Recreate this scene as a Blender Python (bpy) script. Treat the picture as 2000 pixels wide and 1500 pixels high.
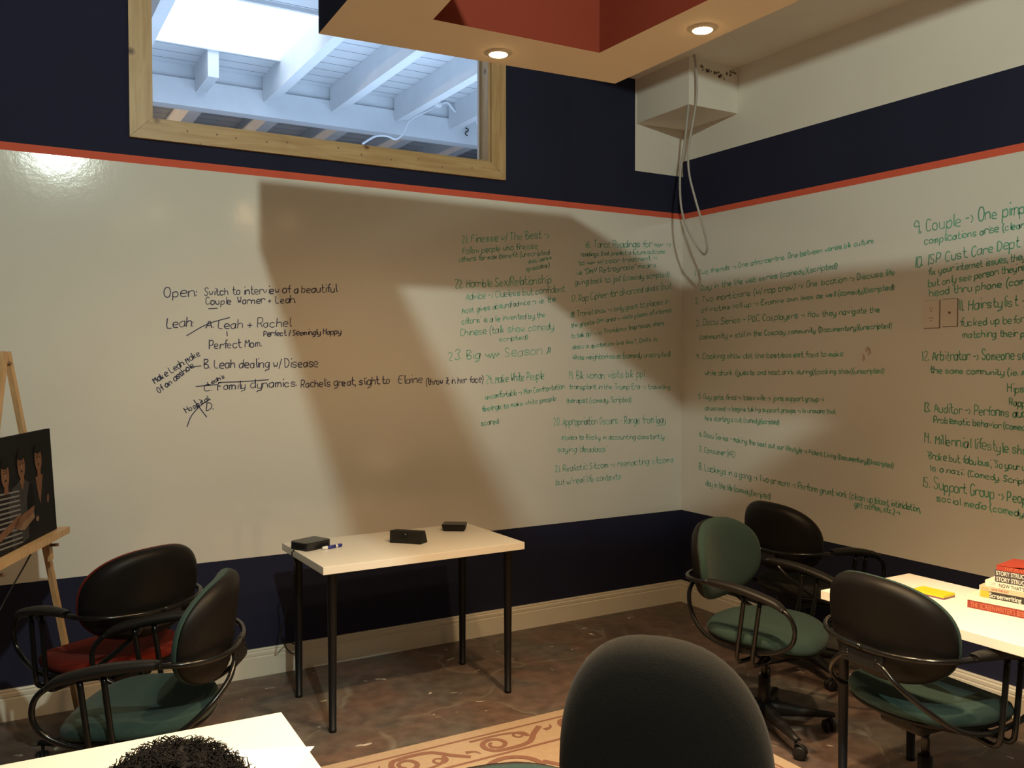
import bpy, bmesh, math, random
from mathutils import Vector, Matrix, noise
rnd = random.Random(7)
S = bpy.context.scene
for o in list(bpy.data.objects):
    bpy.data.objects.remove(o)
COL = S.collection
PI = math.pi

# ------------------------------------------------------------------ camera
CAM = Vector((-3.950, -4.530, 1.612))
YAW, PITCH, FOC = -0.5286, -0.0283, 1740.08          # FOC in pixels of the 2000x1500 frame
FWD = Vector((-math.sin(YAW) * math.cos(PITCH), math.cos(YAW) * math.cos(PITCH), math.sin(PITCH)))
RGT = Vector((math.cos(YAW), math.sin(YAW), 0))
UPV = RGT.cross(FWD)
cam_d = bpy.data.cameras.new('camera')
cam = bpy.data.objects.new('camera', cam_d)
COL.objects.link(cam)
cam_d.sensor_width = 36.0
cam_d.lens = FOC / 2000 * 36.0
cam_d.clip_start = 0.05
M = Matrix((RGT, UPV, -FWD)).transposed().to_4x4()
M.translation = CAM
cam.matrix_world = M
S.camera = cam

# ------------------------------------------------------------------ world, exposure, large lights
S.view_settings.view_transform = 'Standard'
S.view_settings.look = 'None'
S.view_settings.gamma = 1.0
S.view_settings.use_curve_mapping = False
S.view_settings.exposure = 0.0
W = bpy.data.worlds.new('world')
S.world = W
W.use_nodes = True
W.node_tree.nodes['Background'].inputs[0].default_value = (0.6, 0.75, 1.0, 1)
W.node_tree.nodes['Background'].inputs[1].default_value = 0.15

def light(name, kind, loc, power, color, size=0.1, target=None, **kw):
    d = bpy.data.lights.new(name, kind)
    d.energy = power
    d.color = color
    if kind == 'AREA':
        d.shape = 'RECTANGLE'
        d.size = size
        d.size_y = kw.get('size_y', size)
    else:
        d.shadow_soft_size = size
    if kind == 'SPOT':
        d.spot_size = kw.get('angle', 2.0)
        d.spot_blend = kw.get('blend', 0.5)
    o = bpy.data.objects.new(name, d)
    COL.objects.link(o)
    o.location = loc
    if target is not None:
        o.rotation_euler = (Vector(target) - Vector(loc)).to_track_quat('-Z', 'Y').to_euler()
    return o

LAMP = Vector((-3.405, -4.53, 3.558))                 # hanging bulb above and behind the viewer
P_BULB, P_CAN = 280, 78
light('bulb_light', 'POINT', LAMP, P_BULB, (0.87, 1.0, 0.87), 0.04)
# unseen upward fill added to brighten the hall's roof planks with cool light
light('hall_fill', 'AREA', (-1.2, 2.1, 2.6), 105, (0.52, 0.72, 1.0), 4.6, (-1.2, 2.1, 4.0), size_y=2.4)
light('hall_bulb', 'POINT', (-4.3, 5.6, 3.55), 120, (1.0, 0.70, 0.42), 0.06)

# ------------------------------------------------------------------ picture <-> place helpers
def ray(px, py):
    return (FWD + RGT * ((px - 1000) / FOC) + UPV * ((750 - py) / FOC))
def on(px, py, axis, val):
    d = ray(px, py)
    return CAM + d * ((val - CAM[axis]) / d[axis])
def at(px, py, depth):
    return CAM + ray(px, py) * depth

# ------------------------------------------------------------------ materials
def nt(m):
    m.use_nodes = True
    return m.node_tree, m.node_tree.nodes['Principled BSDF']
def mat(name, col, rough=0.6, metal=0.0, var=0.0, vscale=8.0, bump=0.0, bscale=60.0, coat=0.0, spec=0.5, emit=None, sheen=0.0):
    m = bpy.data.materials.new(name)
    t, b = nt(m)
    b.inputs['Base Color'].default_value = (*col, 1)
    b.inputs['Roughness'].default_value = rough
    b.inputs['Metallic'].default_value = metal
    b.inputs['Specular IOR Level'].default_value = spec
    b.inputs['Coat Weight'].default_value = coat
    if sheen:
        b.inputs['Sheen Weight'].default_value = sheen
    tc = t.nodes.new('ShaderNodeTexCoord')
    if var:
        n = t.nodes.new('ShaderNodeTexNoise')
        n.inputs['Scale'].default_value = vscale
        n.inputs['Detail'].default_value = 5
        t.links.new(tc.outputs['Object'], n.inputs['Vector'])
        mx = t.nodes.new('ShaderNodeMix')
        mx.data_type = 'RGBA'
        mx.inputs[6].default_value = tuple(max(0, c * (1 - var)) for c in col) + (1,)
        mx.inputs[7].default_value = tuple(min(1, c * (1 + var)) for c in col) + (1,)
        t.links.new(n.outputs['Fac'], mx.inputs[0])
        t.links.new(mx.outputs[2], b.inputs['Base Color'])
    if bump:
        n2 = t.nodes.new('ShaderNodeTexNoise')
        n2.inputs['Scale'].default_value = bscale
        n2.inputs['Detail'].default_value = 4
        t.links.new(tc.outputs['Object'], n2.inputs['Vector'])
        bp = t.nodes.new('ShaderNodeBump')
        bp.inputs['Strength'].default_value = bump
        bp.inputs['Distance'].default_value = 0.002
        t.links.new(n2.outputs['Fac'], bp.inputs['Height'])
        t.links.new(bp.outputs['Normal'], b.inputs['Normal'])
    if emit:
        b.inputs['Emission Color'].default_value = (*emit[0], 1)
        b.inputs['Emission Strength'].default_value = emit[1]
    return m

def wood_mat(name, c1, c2, axis='X', knots=True, rough=0.45):
    m = bpy.data.materials.new(name)
    t, b = nt(m)
    tc = t.nodes.new('ShaderNodeTexCoord')
    mp = t.nodes.new('ShaderNodeMapping')
    sc = {'X': (1.2, 14, 14), 'Y': (14, 1.2, 14), 'Z': (14, 14, 1.2)}[axis]
    mp.inputs['Scale'].default_value = sc
    t.links.new(tc.outputs['Object'], mp.inputs['Vector'])
    n = t.nodes.new('ShaderNodeTexNoise')
    n.inputs['Scale'].default_value = 3.0
    n.inputs['Detail'].default_value = 6
    n.inputs['Distortion'].default_value = 0.6
    t.links.new(mp.outputs['Vector'], n.inputs['Vector'])
    r = t.nodes.new('ShaderNodeValToRGB')
    r.color_ramp.elements[0].position = 0.35
    r.color_ramp.elements[0].color = (*c1, 1)
    r.color_ramp.elements[1].position = 0.65
    r.color_ramp.elements[1].color = (*c2, 1)
    t.links.new(n.outputs['Fac'], r.inputs['Fac'])
    out = r.outputs['Color']
    if knots:
        v = t.nodes.new('ShaderNodeTexVoronoi')
        v.inputs['Scale'].default_value = 5.5
        t.links.new(tc.outputs['Object'], v.inputs['Vector'])
        r2 = t.nodes.new('ShaderNodeValToRGB')
        r2.color_ramp.elements[0].position = 0.04
        r2.color_ramp.elements[0].color = (0.18, 0.10, 0.04, 1)
        r2.color_ramp.elements[1].position = 0.13
        r2.color_ramp.elements[1].color = (1, 1, 1, 1)
        t.links.new(v.outputs['Distance'], r2.inputs['Fac'])
        mx = t.nodes.new('ShaderNodeMix')
        mx.data_type = 'RGBA'
        mx.blend_type = 'MULTIPLY'
        mx.inputs[0].default_value = 1.0
        t.links.new(out, mx.inputs[6])
        t.links.new(r2.outputs['Color'], mx.inputs[7])
        out = mx.outputs[2]
    t.links.new(out, b.inputs['Base Color'])
    b.inputs['Roughness'].default_value = rough
    return m

def whiteboard_mat(name):
    """glossy dry-erase paint rolled over plaster: fine orange-peel bump"""
    m = bpy.data.materials.new(name)
    t, b = nt(m)
    b.inputs['Base Color'].default_value = (0.72, 0.69, 0.63, 1)
    b.inputs['Roughness'].default_value = 0.11
    b.inputs['Specular IOR Level'].default_value = 0.5
    tc = t.nodes.new('ShaderNodeTexCoord')
    n = t.nodes.new('ShaderNodeTexNoise')
    n.inputs['Scale'].default_value = 22
    n.inputs['Detail'].default_value = 5
    n.inputs['Roughness'].default_value = 0.7
    t.links.new(tc.outputs['Object'], n.inputs['Vector'])
    bp = t.nodes.new('ShaderNodeBump')
    bp.inputs['Strength'].default_value = 0.11
    bp.inputs['Distance'].default_value = 0.004
    t.links.new(n.outputs['Fac'], bp.inputs['Height'])
    t.links.new(bp.outputs['Normal'], b.inputs['Normal'])
    n2 = t.nodes.new('ShaderNodeTexNoise')
    n2.inputs['Scale'].default_value = 1.6
    n2.inputs['Detail'].default_value = 4
    t.links.new(tc.outputs['Object'], n2.inputs['Vector'])
    mx = t.nodes.new('ShaderNodeMix')
    mx.data_type = 'RGBA'
    mx.inputs[6].default_value = (0.68, 0.65, 0.585, 1)
    mx.inputs[7].default_value = (0.76, 0.735, 0.675, 1)
    t.links.new(n2.outputs['Fac'], mx.inputs[0])
    t.links.new(mx.outputs[2], b.inputs['Base Color'])
    return m

def floor_mat():
    m = bpy.data.materials.new('stained_concrete')
    t, b = nt(m)
    N, L = t.nodes, t.links
    tc = N.new('ShaderNodeTexCoord')
    def noise_(scale, detail=5, dist=0.0):
        n = N.new('ShaderNodeTexNoise')
        n.inputs['Scale'].default_value = scale
        n.inputs['Detail'].default_value = detail
        n.inputs['Distortion'].default_value = dist
        L.new(tc.outputs['Object'], n.inputs['Vector'])
        return n
    def ramp(src, stops):
        r = N.new('ShaderNodeValToRGB')
        while len(r.color_ramp.elements) < len(stops):
            r.color_ramp.elements.new(0.5)
        for e, (p, c) in zip(r.color_ramp.elements, stops):
            e.position = p
            e.color = (*c, 1)
        L.new(src, r.inputs['Fac'])
        return r
    def mix(f, a, c, mode='MIX'):
        x = N.new('ShaderNodeMix')
        x.data_type = 'RGBA'
        x.blend_type = mode
        if isinstance(f, float):
            x.inputs[0].default_value = f
        else:
            L.new(f, x.inputs[0])
        for s, v in ((6, a), (7, c)):
            if isinstance(v, tuple):
                x.inputs[s].default_value = (*v, 1)
            else:
                L.new(v, x.inputs[s])
        return x.outputs[2]
    base = ramp(noise_(1.7, 8, 0.5).outputs['Fac'], [(0.30, (0.075, 0.062, 0.054)), (0.45, (0.150, 0.098, 0.078)), (0.58, (0.112, 0.098, 0.088)), (0.72, (0.19, 0.168, 0.148))]).outputs['Color']
    fine = ramp(noise_(14, 8).outputs['Fac'], [(0.3, (0.55, 0.55, 0.55)), (0.7, (1.15, 1.15, 1.15))]).outputs['Color']
    c = mix(0.8, base, fine, 'MULTIPLY')
    # pale cracks between old slabs
    wob = noise_(3.0, 4)
    add = N.new('ShaderNodeVectorMath')
    add.operation = 'MULTIPLY_ADD'
    L.new(wob.outputs['Color'], add.inputs[0])
    add.inputs[1].default_value = (0.42, 0.42, 0.0)
    L.new(tc.outputs['Object'], add.inputs[2])
    v = N.new('ShaderNodeTexVoronoi')
    v.feature = 'DISTANCE_TO_EDGE'
    v.inputs['Scale'].default_value = 1.75
    L.new(add.outputs['Vector'], v.inputs['Vector'])
    cr = ramp(v.outputs['Distance'], [(0.005, (1, 1, 1)), (0.022, (0, 0, 0))]).outputs['Color']
    gate = ramp(noise_(2.3, 3).outputs['Fac'], [(0.40, (0, 0, 0)), (0.58, (0.8, 0.8, 0.8))]).outputs['Color']
    c = mix(mix(1.0, cr, gate, 'MULTIPLY'), c, (0.20, 0.18, 0.15))
    # paint flecks
    v2 = N.new('ShaderNodeTexVoronoi')
    v2.inputs['Scale'].default_value = 11
    v2.inputs['Randomness'].default_value = 1.0
    L.new(add.outputs['Vector'], v2.inputs['Vector'])
    sp = ramp(v2.outputs['Distance'], [(0.075, (1, 1, 1)), (0.12, (0, 0, 0))]).outputs['Color']
    g2 = ramp(noise_(3.7, 2).outputs['Fac'], [(0.46, (0, 0, 0)), (0.54, (0.9, 0.9, 0.9))]).outputs['Color']
    c = mix(mix(1.0, sp, g2, 'MULTIPLY'), c, (0.62, 0.58, 0.52))
    L.new(c, b.inputs['Base Color'])
    b.inputs['Roughness'].default_value = 0.45
    bp = N.new('ShaderNodeBump')
    bp.inputs['Strength'].default_value = 0.25
    bp.inputs['Distance'].default_value = 0.006
    L.new(noise_(18, 6).outputs['Fac'], bp.inputs['Height'])
    L.new(bp.outputs['Normal'], b.inputs['Normal'])
    return m

def plank_mat(name, col, gap, width, axis):
    m = bpy.data.materials.new(name)
    t, b = nt(m)
    N, L = t.nodes, t.links
    tc = N.new('ShaderNodeTexCoord')
    sp = N.new('ShaderNodeSeparateXYZ')
    L.new(tc.outputs['Object'], sp.inputs[0])
    d = N.new('ShaderNodeMath'); d.operation = 'DIVIDE'; d.inputs[1].default_value = width
    L.new(sp.outputs[axis], d.inputs[0])
    fr = N.new('ShaderNodeMath'); fr.operation = 'FRACT'
    L.new(d.outputs[0], fr.inputs[0])
    lt = N.new('ShaderNodeMath'); lt.operation = 'LESS_THAN'; lt.inputs[1].default_value = 0.05
    L.new(fr.outputs[0], lt.inputs[0])
    n = N.new('ShaderNodeTexNoise'); n.inputs['Scale'].default_value = 3.0; n.inputs['Detail'].default_value = 6
    L.new(tc.outputs['Object'], n.inputs['Vector'])
    mx0 = N.new('ShaderNodeMix'); mx0.data_type = 'RGBA'
    mx0.inputs[6].default_value = tuple(c * 0.85 for c in col) + (1,)
    mx0.inputs[7].default_value = tuple(min(1, c * 1.1) for c in col) + (1,)
    L.new(n.outputs['Fac'], mx0.inputs[0])
    mx = N.new('ShaderNodeMix'); mx.data_type = 'RGBA'
    L.new(lt.outputs[0], mx.inputs[0])
    L.new(mx0.outputs[2], mx.inputs[6])
    mx.inputs[7].default_value = (*gap, 1)
    L.new(mx.outputs[2], b.inputs['Base Color'])
    b.inputs['Roughness'].default_value = 0.7
    return m

MT = {}
MT['white_wall'] = whiteboard_mat('dry_erase_wall_paint')
MT['navy'] = mat('navy_paint', (0.019, 0.021, 0.046), 0.8, spec=0.15, var=0.15, vscale=3, bump=0.15, bscale=40)
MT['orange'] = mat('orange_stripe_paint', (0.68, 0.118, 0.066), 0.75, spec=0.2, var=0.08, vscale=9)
MT['cream_wall'] = mat('plain_white_paint', (0.76, 0.72, 0.64), 0.75, var=0.05, vscale=3, bump=0.12, bscale=25)
MT['base'] = mat('baseboard_paint', (0.74, 0.69, 0.58), 0.4, var=0.05, vscale=5)
MT['floor'] = floor_mat()
MT['cloud'] = mat('cream_soffit_paint', (0.74, 0.62, 0.46), 0.8, var=0.04, vscale=4)
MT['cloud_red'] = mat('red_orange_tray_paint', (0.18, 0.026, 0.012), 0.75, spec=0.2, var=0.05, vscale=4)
MT['pine'] = wood_mat('knotty_pine', (0.46, 0.29, 0.13), (0.58, 0.40, 0.20), 'X')
MT['pine_v'] = wood_mat('knotty_pine_upright', (0.46, 0.29, 0.13), (0.58, 0.40, 0.20), 'Z')
MT['easel'] = wood_mat('beech_easel', (0.50, 0.29, 0.13), (0.60, 0.38, 0.19), 'Z', knots=False)
MT['loft_plank'] = plank_mat('white_roof_planks', (0.62, 0.64, 0.66), (0.10, 0.11, 0.13), 0.19, 1)
MT['room_plank'] = plank_mat('brown_roof_planks', (0.26, 0.18, 0.11), (0.05, 0.03, 0.02), 0.19, 1)
MT['loft_wood'] = mat('white_painted_rafter', (0.64, 0.66, 0.68), 0.65, var=0.08, vscale=5, bump=0.2, bscale=20)
MT['loft_dark'] = mat('hall_wall_paint', (0.16, 0.16, 0.18), 0.8, var=0.15, vscale=2)
MT['sky'] = mat('skylight_panel', (0.9, 0.95, 1.0), 0.5, emit=((0.80, 0.90, 1.0), 2.0))
MT['lens'] = mat('lit_lamp_lens', (1, 0.9, 0.7), 0.4, emit=((1.0, 0.66, 0.30), 40.0))
MT['bulb'] = mat('lit_bulb_glass', (1, 1, 1), 0.4, emit=((1.0, 0.93, 0.80), 30.0))
MT['trim_white'] = mat('lamp_trim_paint', (0.70, 0.60, 0.46), 0.5, var=0.03)
MT['black'] = mat('black_plastic', (0.008, 0.0075, 0.0075), 0.48, spec=0.28, var=0.2, vscale=30, bump=0.1, bscale=300)
MT['shell'] = mat('black_shell_plastic', (0.0065, 0.0058, 0.0055), 0.46, spec=0.14, var=0.15, vscale=20, bump=0.12, bscale=260)
MT['tube'] = mat('black_enamel_steel', (0.006, 0.006, 0.006), 0.2, spec=0.35, var=0.1, vscale=20)
MT['legmetal'] = mat('black_powder_coat', (0.006, 0.006, 0.0075), 0.45, spec=0.25, var=0.1, vscale=20)
MT['green'] = mat('green_wool_fabric', (0.024, 0.047, 0.043), 0.95, spec=0.1, var=0.35, vscale=220, bump=0.5, bscale=420, sheen=0.06)
MT['red'] = mat('red_wool_fabric', (0.12, 0.013, 0.008), 0.95, spec=0.1, var=0.3, vscale=220, bump=0.5, bscale=420, sheen=0.03)
MT['charcoal'] = mat('charcoal_fabric', (0.012, 0.0115, 0.010), 0.95, spec=0.1, var=0.35, vscale=240, bump=0.5, bscale=420, sheen=0.05)
MT['tabletop'] = mat('white_foil_tabletop', (0.80, 0.77, 0.70), 0.38, var=0.03, vscale=3)
MT['paper'] = mat('white_paper', (0.86, 0.86, 0.84), 0.8, var=0.02)
MT['device'] = mat('black_gloss_device', (0.012, 0.012, 0.012), 0.25, var=0.1)
MT['cloth_black'] = mat('speaker_cloth', (0.012, 0.011, 0.011), 0.9, var=0.4, vscale=300, bump=0.4, bscale=600)
MT['screen'] = mat('dim_display', (0.02, 0.022, 0.02), 0.15, var=0.05)
MT['greyprint'] = mat('grey_print', (0.4, 0.4, 0.4), 0.5, var=0.02)
MT['white_pl'] = mat('white_plastic', (0.82, 0.80, 0.76), 0.35, var=0.02)
MT['blue_pl'] = mat('blue_plastic', (0.025, 0.025, 0.22), 0.35, var=0.05)
MT['cable'] = mat('grey_cable_jacket', (0.42, 0.39, 0.35), 0.5, var=0.1)
MT['ink_blue'] = mat('navy_marker_ink', (0.020, 0.024, 0.085), 0.5, var=0.2, vscale=15)
MT['ink_green'] = mat('green_marker_ink', (0.22, 0.49, 0.37), 0.5, var=0.5, vscale=7)
MT['ink_green2'] = mat('strong_green_marker_ink', (0.14, 0.40, 0.27), 0.5, var=0.5, vscale=7)
MT['ink_red'] = mat('faded_red_marker', (0.50, 0.34, 0.29), 0.6, var=0.2, vscale=15)
MT['skin'] = mat('brown_skin', (0.20, 0.095, 0.055), 0.5, var=0.1, vscale=12)
MT['hair'] = mat('dark_curly_hair', (0.013, 0.009, 0.007), 0.75, spec=0.15, var=0.4, vscale=60)
MT['shirt'] = mat('dark_grey_shirt', (0.05, 0.05, 0.06), 0.9, var=0.2, vscale=80)
MT['jeans'] = mat('dark_denim', (0.03, 0.04, 0.08), 0.9, var=0.2, vscale=80)
MT['print_bg'] = mat('black_canvas_print', (0.012, 0.011, 0.011), 0.8, spec=0.08, var=0.3, vscale=6)
MT['print_skin'] = mat('printed_skin', (0.17, 0.085, 0.05), 0.8, spec=0.08, var=0.3, vscale=25)
MT['print_skin2'] = mat('printed_pale_skin', (0.23, 0.14, 0.09), 0.8, spec=0.08, var=0.25, vscale=25)
MT['print_grey'] = mat('printed_grey_shirt', (0.045, 0.042, 0.042), 0.8, spec=0.08, var=0.4, vscale=40)
MT['print_dark'] = mat('printed_black_clothes', (0.016, 0.0145, 0.0145), 0.8, spec=0.08, var=0.3, vscale=40)
MT['print_hair'] = mat('printed_hair', (0.012, 0.010, 0.009), 0.8, spec=0.08, var=0.2, vscale=40)
MT['print_stripe'] = mat('printed_white_stripe', (0.20, 0.19, 0.18), 0.8, spec=0.08, var=0.2, vscale=40)
MT['rug'] = mat('tan_rug_pile', (0.40, 0.30, 0.21), 0.95, var=0.12, vscale=40, bump=0.4, bscale=300)
MT['rug_line'] = mat('rust_rug_pile', (0.22, 0.105, 0.075), 0.95, var=0.15, vscale=60, bump=0.4, bscale=300)
MT['plate'] = mat('painted_wall_plate', (0.70, 0.63, 0.55), 0.5, var=0.05)
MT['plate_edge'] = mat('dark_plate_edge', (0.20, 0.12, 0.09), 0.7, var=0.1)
MT['dirt'] = mat('dark_grime', (0.17, 0.14, 0.10), 0.9, var=0.3, vscale=60)
MT['duct_blue'] = mat('slate_duct', (0.13, 0.15, 0.20), 0.5, var=0.1)
MT['rod'] = mat('white_painted_pipe', (0.72, 0.74, 0.77), 0.45, var=0.05)
for k, c in dict(bk_red=(0.252, 0.033, 0.021), bk_white=(0.70, 0.66, 0.54), bk_yellow=(0.60, 0.40, 0.035), bk_black=(0.03, 0.025, 0.02), bk_cream=(0.55, 0.44, 0.30), bk_grey=(0.07, 0.06, 0.062), bk_bright=(0.372, 0.045, 0.024), pages=(0.78, 0.72, 0.58), t_orange=(0.60, 0.17, 0.08), t_pale=(0.75, 0.68, 0.58), t_dark=(0.05, 0.035, 0.03), pad_yellow=(0.62, 0.52, 0.015), pad_purple=(0.22, 0.08, 0.12)).items():
    MT[k] = mat(k.replace('bk_', 'book_cover_').replace('t_', 'spine_ink_'), c, 0.5, var=0.05)

g = bpy.data.materials.new('window_glass')
t_, b_ = nt(g)
b_.inputs['Base Color'].default_value = (1, 1, 1, 1)
b_.inputs['Roughness'].default_value = 0.02
b_.inputs['Transmission Weight'].default_value = 1.0
b_.inputs['IOR'].default_value = 1.02
MT['glass'] = g

# ------------------------------------------------------------------ mesh builder
class MB:
    def __init__(s):
        s.v, s.f, s.m, s.sm, s.mats = [], [], [], [], []
    def mi(s, m):
        if m not in s.mats:
            s.mats.append(m)
        return s.mats.index(m)
    def add(s, vs, fs, m, smooth=False, T=None):
        o = len(s.v)
        for p in vs:
            p = Vector(p)
            s.v.append(T @ p if T is not None else p)
        k = s.mi(m)
        for f in fs:
            s.f.append([o + i for i in f])
            s.m.append(k)
            s.sm.append(smooth)
    def box(s, lo, hi, m, T=None, bev=0.0):
        x0, y0, z0 = lo
        x1, y1, z1 = hi
        if bev <= 0:
            vs = [(x0, y0, z0), (x1, y0, z0), (x1, y1, z0), (x0, y1, z0), (x0, y0, z1), (x1, y0, z1), (x1, y1, z1), (x0, y1, z1)]
            fs = [(0, 3, 2, 1), (4, 5, 6, 7), (0, 1, 5, 4), (1, 2, 6, 5), (2, 3, 7, 6), (3, 0, 4, 7)]
            s.add(vs, fs, m, False, T)
        else:
            bm = bmesh.new()
            bmesh.ops.create_cube(bm, size=1)
            for v in bm.verts:
                v.co = Vector(((x0 + x1) / 2 + v.co.x * (x1 - x0), (y0 + y1) / 2 + v.co.y * (y1 - y0), (z0 + z1) / 2 + v.co.z * (z1 - z0)))
            bmesh.ops.bevel(bm, geom=bm.edges[:], offset=bev, segments=2, affect='EDGES', profile=0.5)
            bm.verts.index_update()
            s.add([v.co.copy() for v in bm.verts], [[v.index for v in f.verts] for f in bm.faces], m, False, T)
            bm.free()
    def tube(s, path, r, m, closed=False, n=10, caps=True, T=None):
        P = [Vector(p) for p in path]
        N = len(P)
        rs = r if isinstance(r, (list, tuple)) else [r] * N
        vs, fs = [], []
        tang = []
        for i in range(N):
            a = P[(i - 1) % N] if (closed or i > 0) else P[i]
            b = P[(i + 1) % N] if (closed or i < N - 1) else P[i]
            tang.append((b - a).normalized())
        ref = Vector((0, 0, 1)) if abs(tang[0].z) < 0.9 else Vector((1, 0, 0))
        nrm = (ref - tang[0] * ref.dot(tang[0])).normalized()
        for i in range(N):
            t = tang[i]
            nrm = (nrm - t * nrm.dot(t))
            nrm = nrm.normalized() if nrm.length > 1e-6 else t.orthogonal().normalized()
            bi = t.cross(nrm)
            for k in range(n):
                a = 2 * PI * k / n
                vs.append(P[i] + (nrm * math.cos(a) + bi * math.sin(a)) * rs[i])
        rng = N if closed else N - 1
        for i in range(rng):
            j = (i + 1) % N
            for k in range(n):
                l = (k + 1) % n
                fs.append((i * n + k, i * n + l, j * n + l, j * n + k))
        if caps and not closed:
            fs.append(tuple(range(n))[::-1])
            fs.append(tuple((N - 1) * n + k for k in range(n)))
        s.add(vs, fs, m, True, T)
    def cyl(s, a, b, r, m, n=20, r2=None, T=None):
        s.tube([a, b], [r, r if r2 is None else r2], m, n=n, T=T)
    def poly(s, pts, m, T=None):
        s.add(pts, [tuple(range(len(pts)))], m, False, T)
    def prism(s, pts, h, m, T=None):
        """pts: bottom ring (ccw seen from +h side); h: offset vector"""
        h = Vector(h)
        n = len(pts)
        vs = [Vector(p) for p in pts] + [Vector(p) + h for p in pts]
        fs = [tuple(range(n))[::-1], tuple(range(n, 2 * n))] + [(i, (i + 1) % n, n + (i + 1) % n, n + i) for i in range(n)]
        s.add(vs, fs, m, False, T)
    def ellipsoid(s, c, r, m, nu=20, nv=12, T=None, fn=None):
        vs, fs = [], []
        for i in range(nv + 1):
            th = PI * i / nv
            for j in range(nu):
                ph = 2 * PI * j / nu
                d = Vector((math.sin(th) * math.cos(ph), math.sin(th) * math.sin(ph), math.cos(th)))
                p = Vector((d.x * r[0], d.y * r[1], d.z * r[2]))
                if fn:
                    p = fn(p, d)
                vs.append(Vector(c) + p)
        for i in range(nv):
            for j in range(nu):
                k = (j + 1) % nu
                fs.append((i * nu + j, (i + 1) * nu + j, (i + 1) * nu + k, i * nu + k))
        s.add(vs, fs, m, True, T)
    def build(s, name, parent=None, loc=None):
        me = bpy.data.meshes.new(name)
        me.from_pydata([tuple(v) for v in s.v], [], s.f)
        for m in s.mats:
            me.materials.append(m)
        me.polygons.foreach_set('material_index', s.m)
        me.polygons.foreach_set('use_smooth', s.sm)
        me.validate()
        me.update()
        o = bpy.data.objects.new(name, me)
        COL.objects.link(o)
        if parent:
            o.parent = parent
        if loc is not None:
            o.location = loc
        return o

def tag(o, label, cat, group=None):
    o['label'] = label
    o['category'] = cat
    if group:
        o['group'] = group
    return o
def thing(name, label, cat, loc=(0, 0, 0), rz=0.0, group=None):
    o = bpy.data.objects.new(name, None)
    COL.objects.link(o)
    o.empty_display_size = 0.1
    o.location = loc
    o.rotation_euler = (0, 0, rz)
    return tag(o, label, cat, group)
def struct(o):
    o['kind'] = 'structure'
    return o
def smooth_path(pts, k=6, closed=False):
    """Catmull-Rom"""
    P = [Vector(p) for p in pts]
    N = len(P)
    out = []
    for i in range(N if closed else N - 1):
        p0 = P[(i - 1) % N] if (closed or i > 0) else P[i] * 2 - P[i + 1]
        p1 = P[i]
        p2 = P[(i + 1) % N]
        p3 = P[(i + 2) % N] if (closed or i + 2 < N) else p2 * 2 - p1
        for q in range(k):
            t = q / k
            out.append(0.5 * ((2 * p1) + (p2 - p0) * t + (2 * p0 - 5 * p1 + 4 * p2 - p3) * t * t + (3 * p1 - p0 - 3 * p2 + p3) * t ** 3))
    if not closed:
        out.append(P[-1])
    return out
def copy_tree(o, parent=None):
    c = o.copy()
    COL.objects.link(c)
    c.parent = parent
    for ch in list(o.children):
        copy_tree(ch, c)
    return c

# ------------------------------------------------------------------ room shell
Z_WB, Z_OB, Z_OT = 0.608, 2.530, 2.566                # navy / white / orange heights
ROOF = 4.25
XW, YF = -7.4, -8.0                                   # far left wall, wall behind the viewer
b = MB()
b.box((XW, YF, -0.1), (0.15, 0.12, 0), MT['floor'])
struct(b.build('floor'))
b = MB()
b.box((-8, 0.12, -0.1), (4, 10, 0), MT['loft_dark'])
struct(b.build('floor_hall'))
# back wall with the interior window opening
WX0, WX1, WZ0, WZ1 = -3.286, -1.450, 2.741, 3.90
wt = 0.12
b = MB()
def wallbox(x0, x1, z0, z1, m):
    b.box((x0, 0, z0), (x1, wt, z1), m)
wallbox(XW, 0, 0, Z_WB, MT['navy'])
wallbox(XW, 0, Z_WB, Z_OB, MT['white_wall'])
wallbox(XW, 0, Z_OB, Z_OT, MT['orange'])
wallbox(XW, 0, Z_OT, WZ0, MT['navy'])
wallbox(XW, WX0, WZ0, ROOF, MT['navy'])
wallbox(WX1, -0.398, WZ0, ROOF, MT['navy'])
wallbox(WX0, WX1, WZ1, ROOF, MT['navy'])
wallbox(-0.398, 0, WZ0, 2.808, MT['navy'])
wallbox(-0.398, 0, 2.808, ROOF, MT['cream_wall'])
wall_back = struct(b.build('wall_back'))
# right wall
b = MB()
for z0, z1, m in ((0, Z_WB, 'navy'), (Z_WB, Z_OB, 'white_wall'), (Z_OB, Z_OT, 'orange'), (Z_OT, 2.908, 'navy'), (2.908, ROOF, 'cream_wall')):
    b.box((0, YF, z0), (0.12, 0.12, z1), MT[m])
wall_right = struct(b.build('wall_right'))
b = MB()
b.box((XW - 0.12, YF, 0), (XW, 0.12, ROOF), MT['navy'])
struct(b.build('wall_left'))
b = MB()
b.box((XW, YF - 0.12, 0), (0.12, YF, ROOF), MT['navy'])
struct(b.build('wall_front'))
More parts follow.
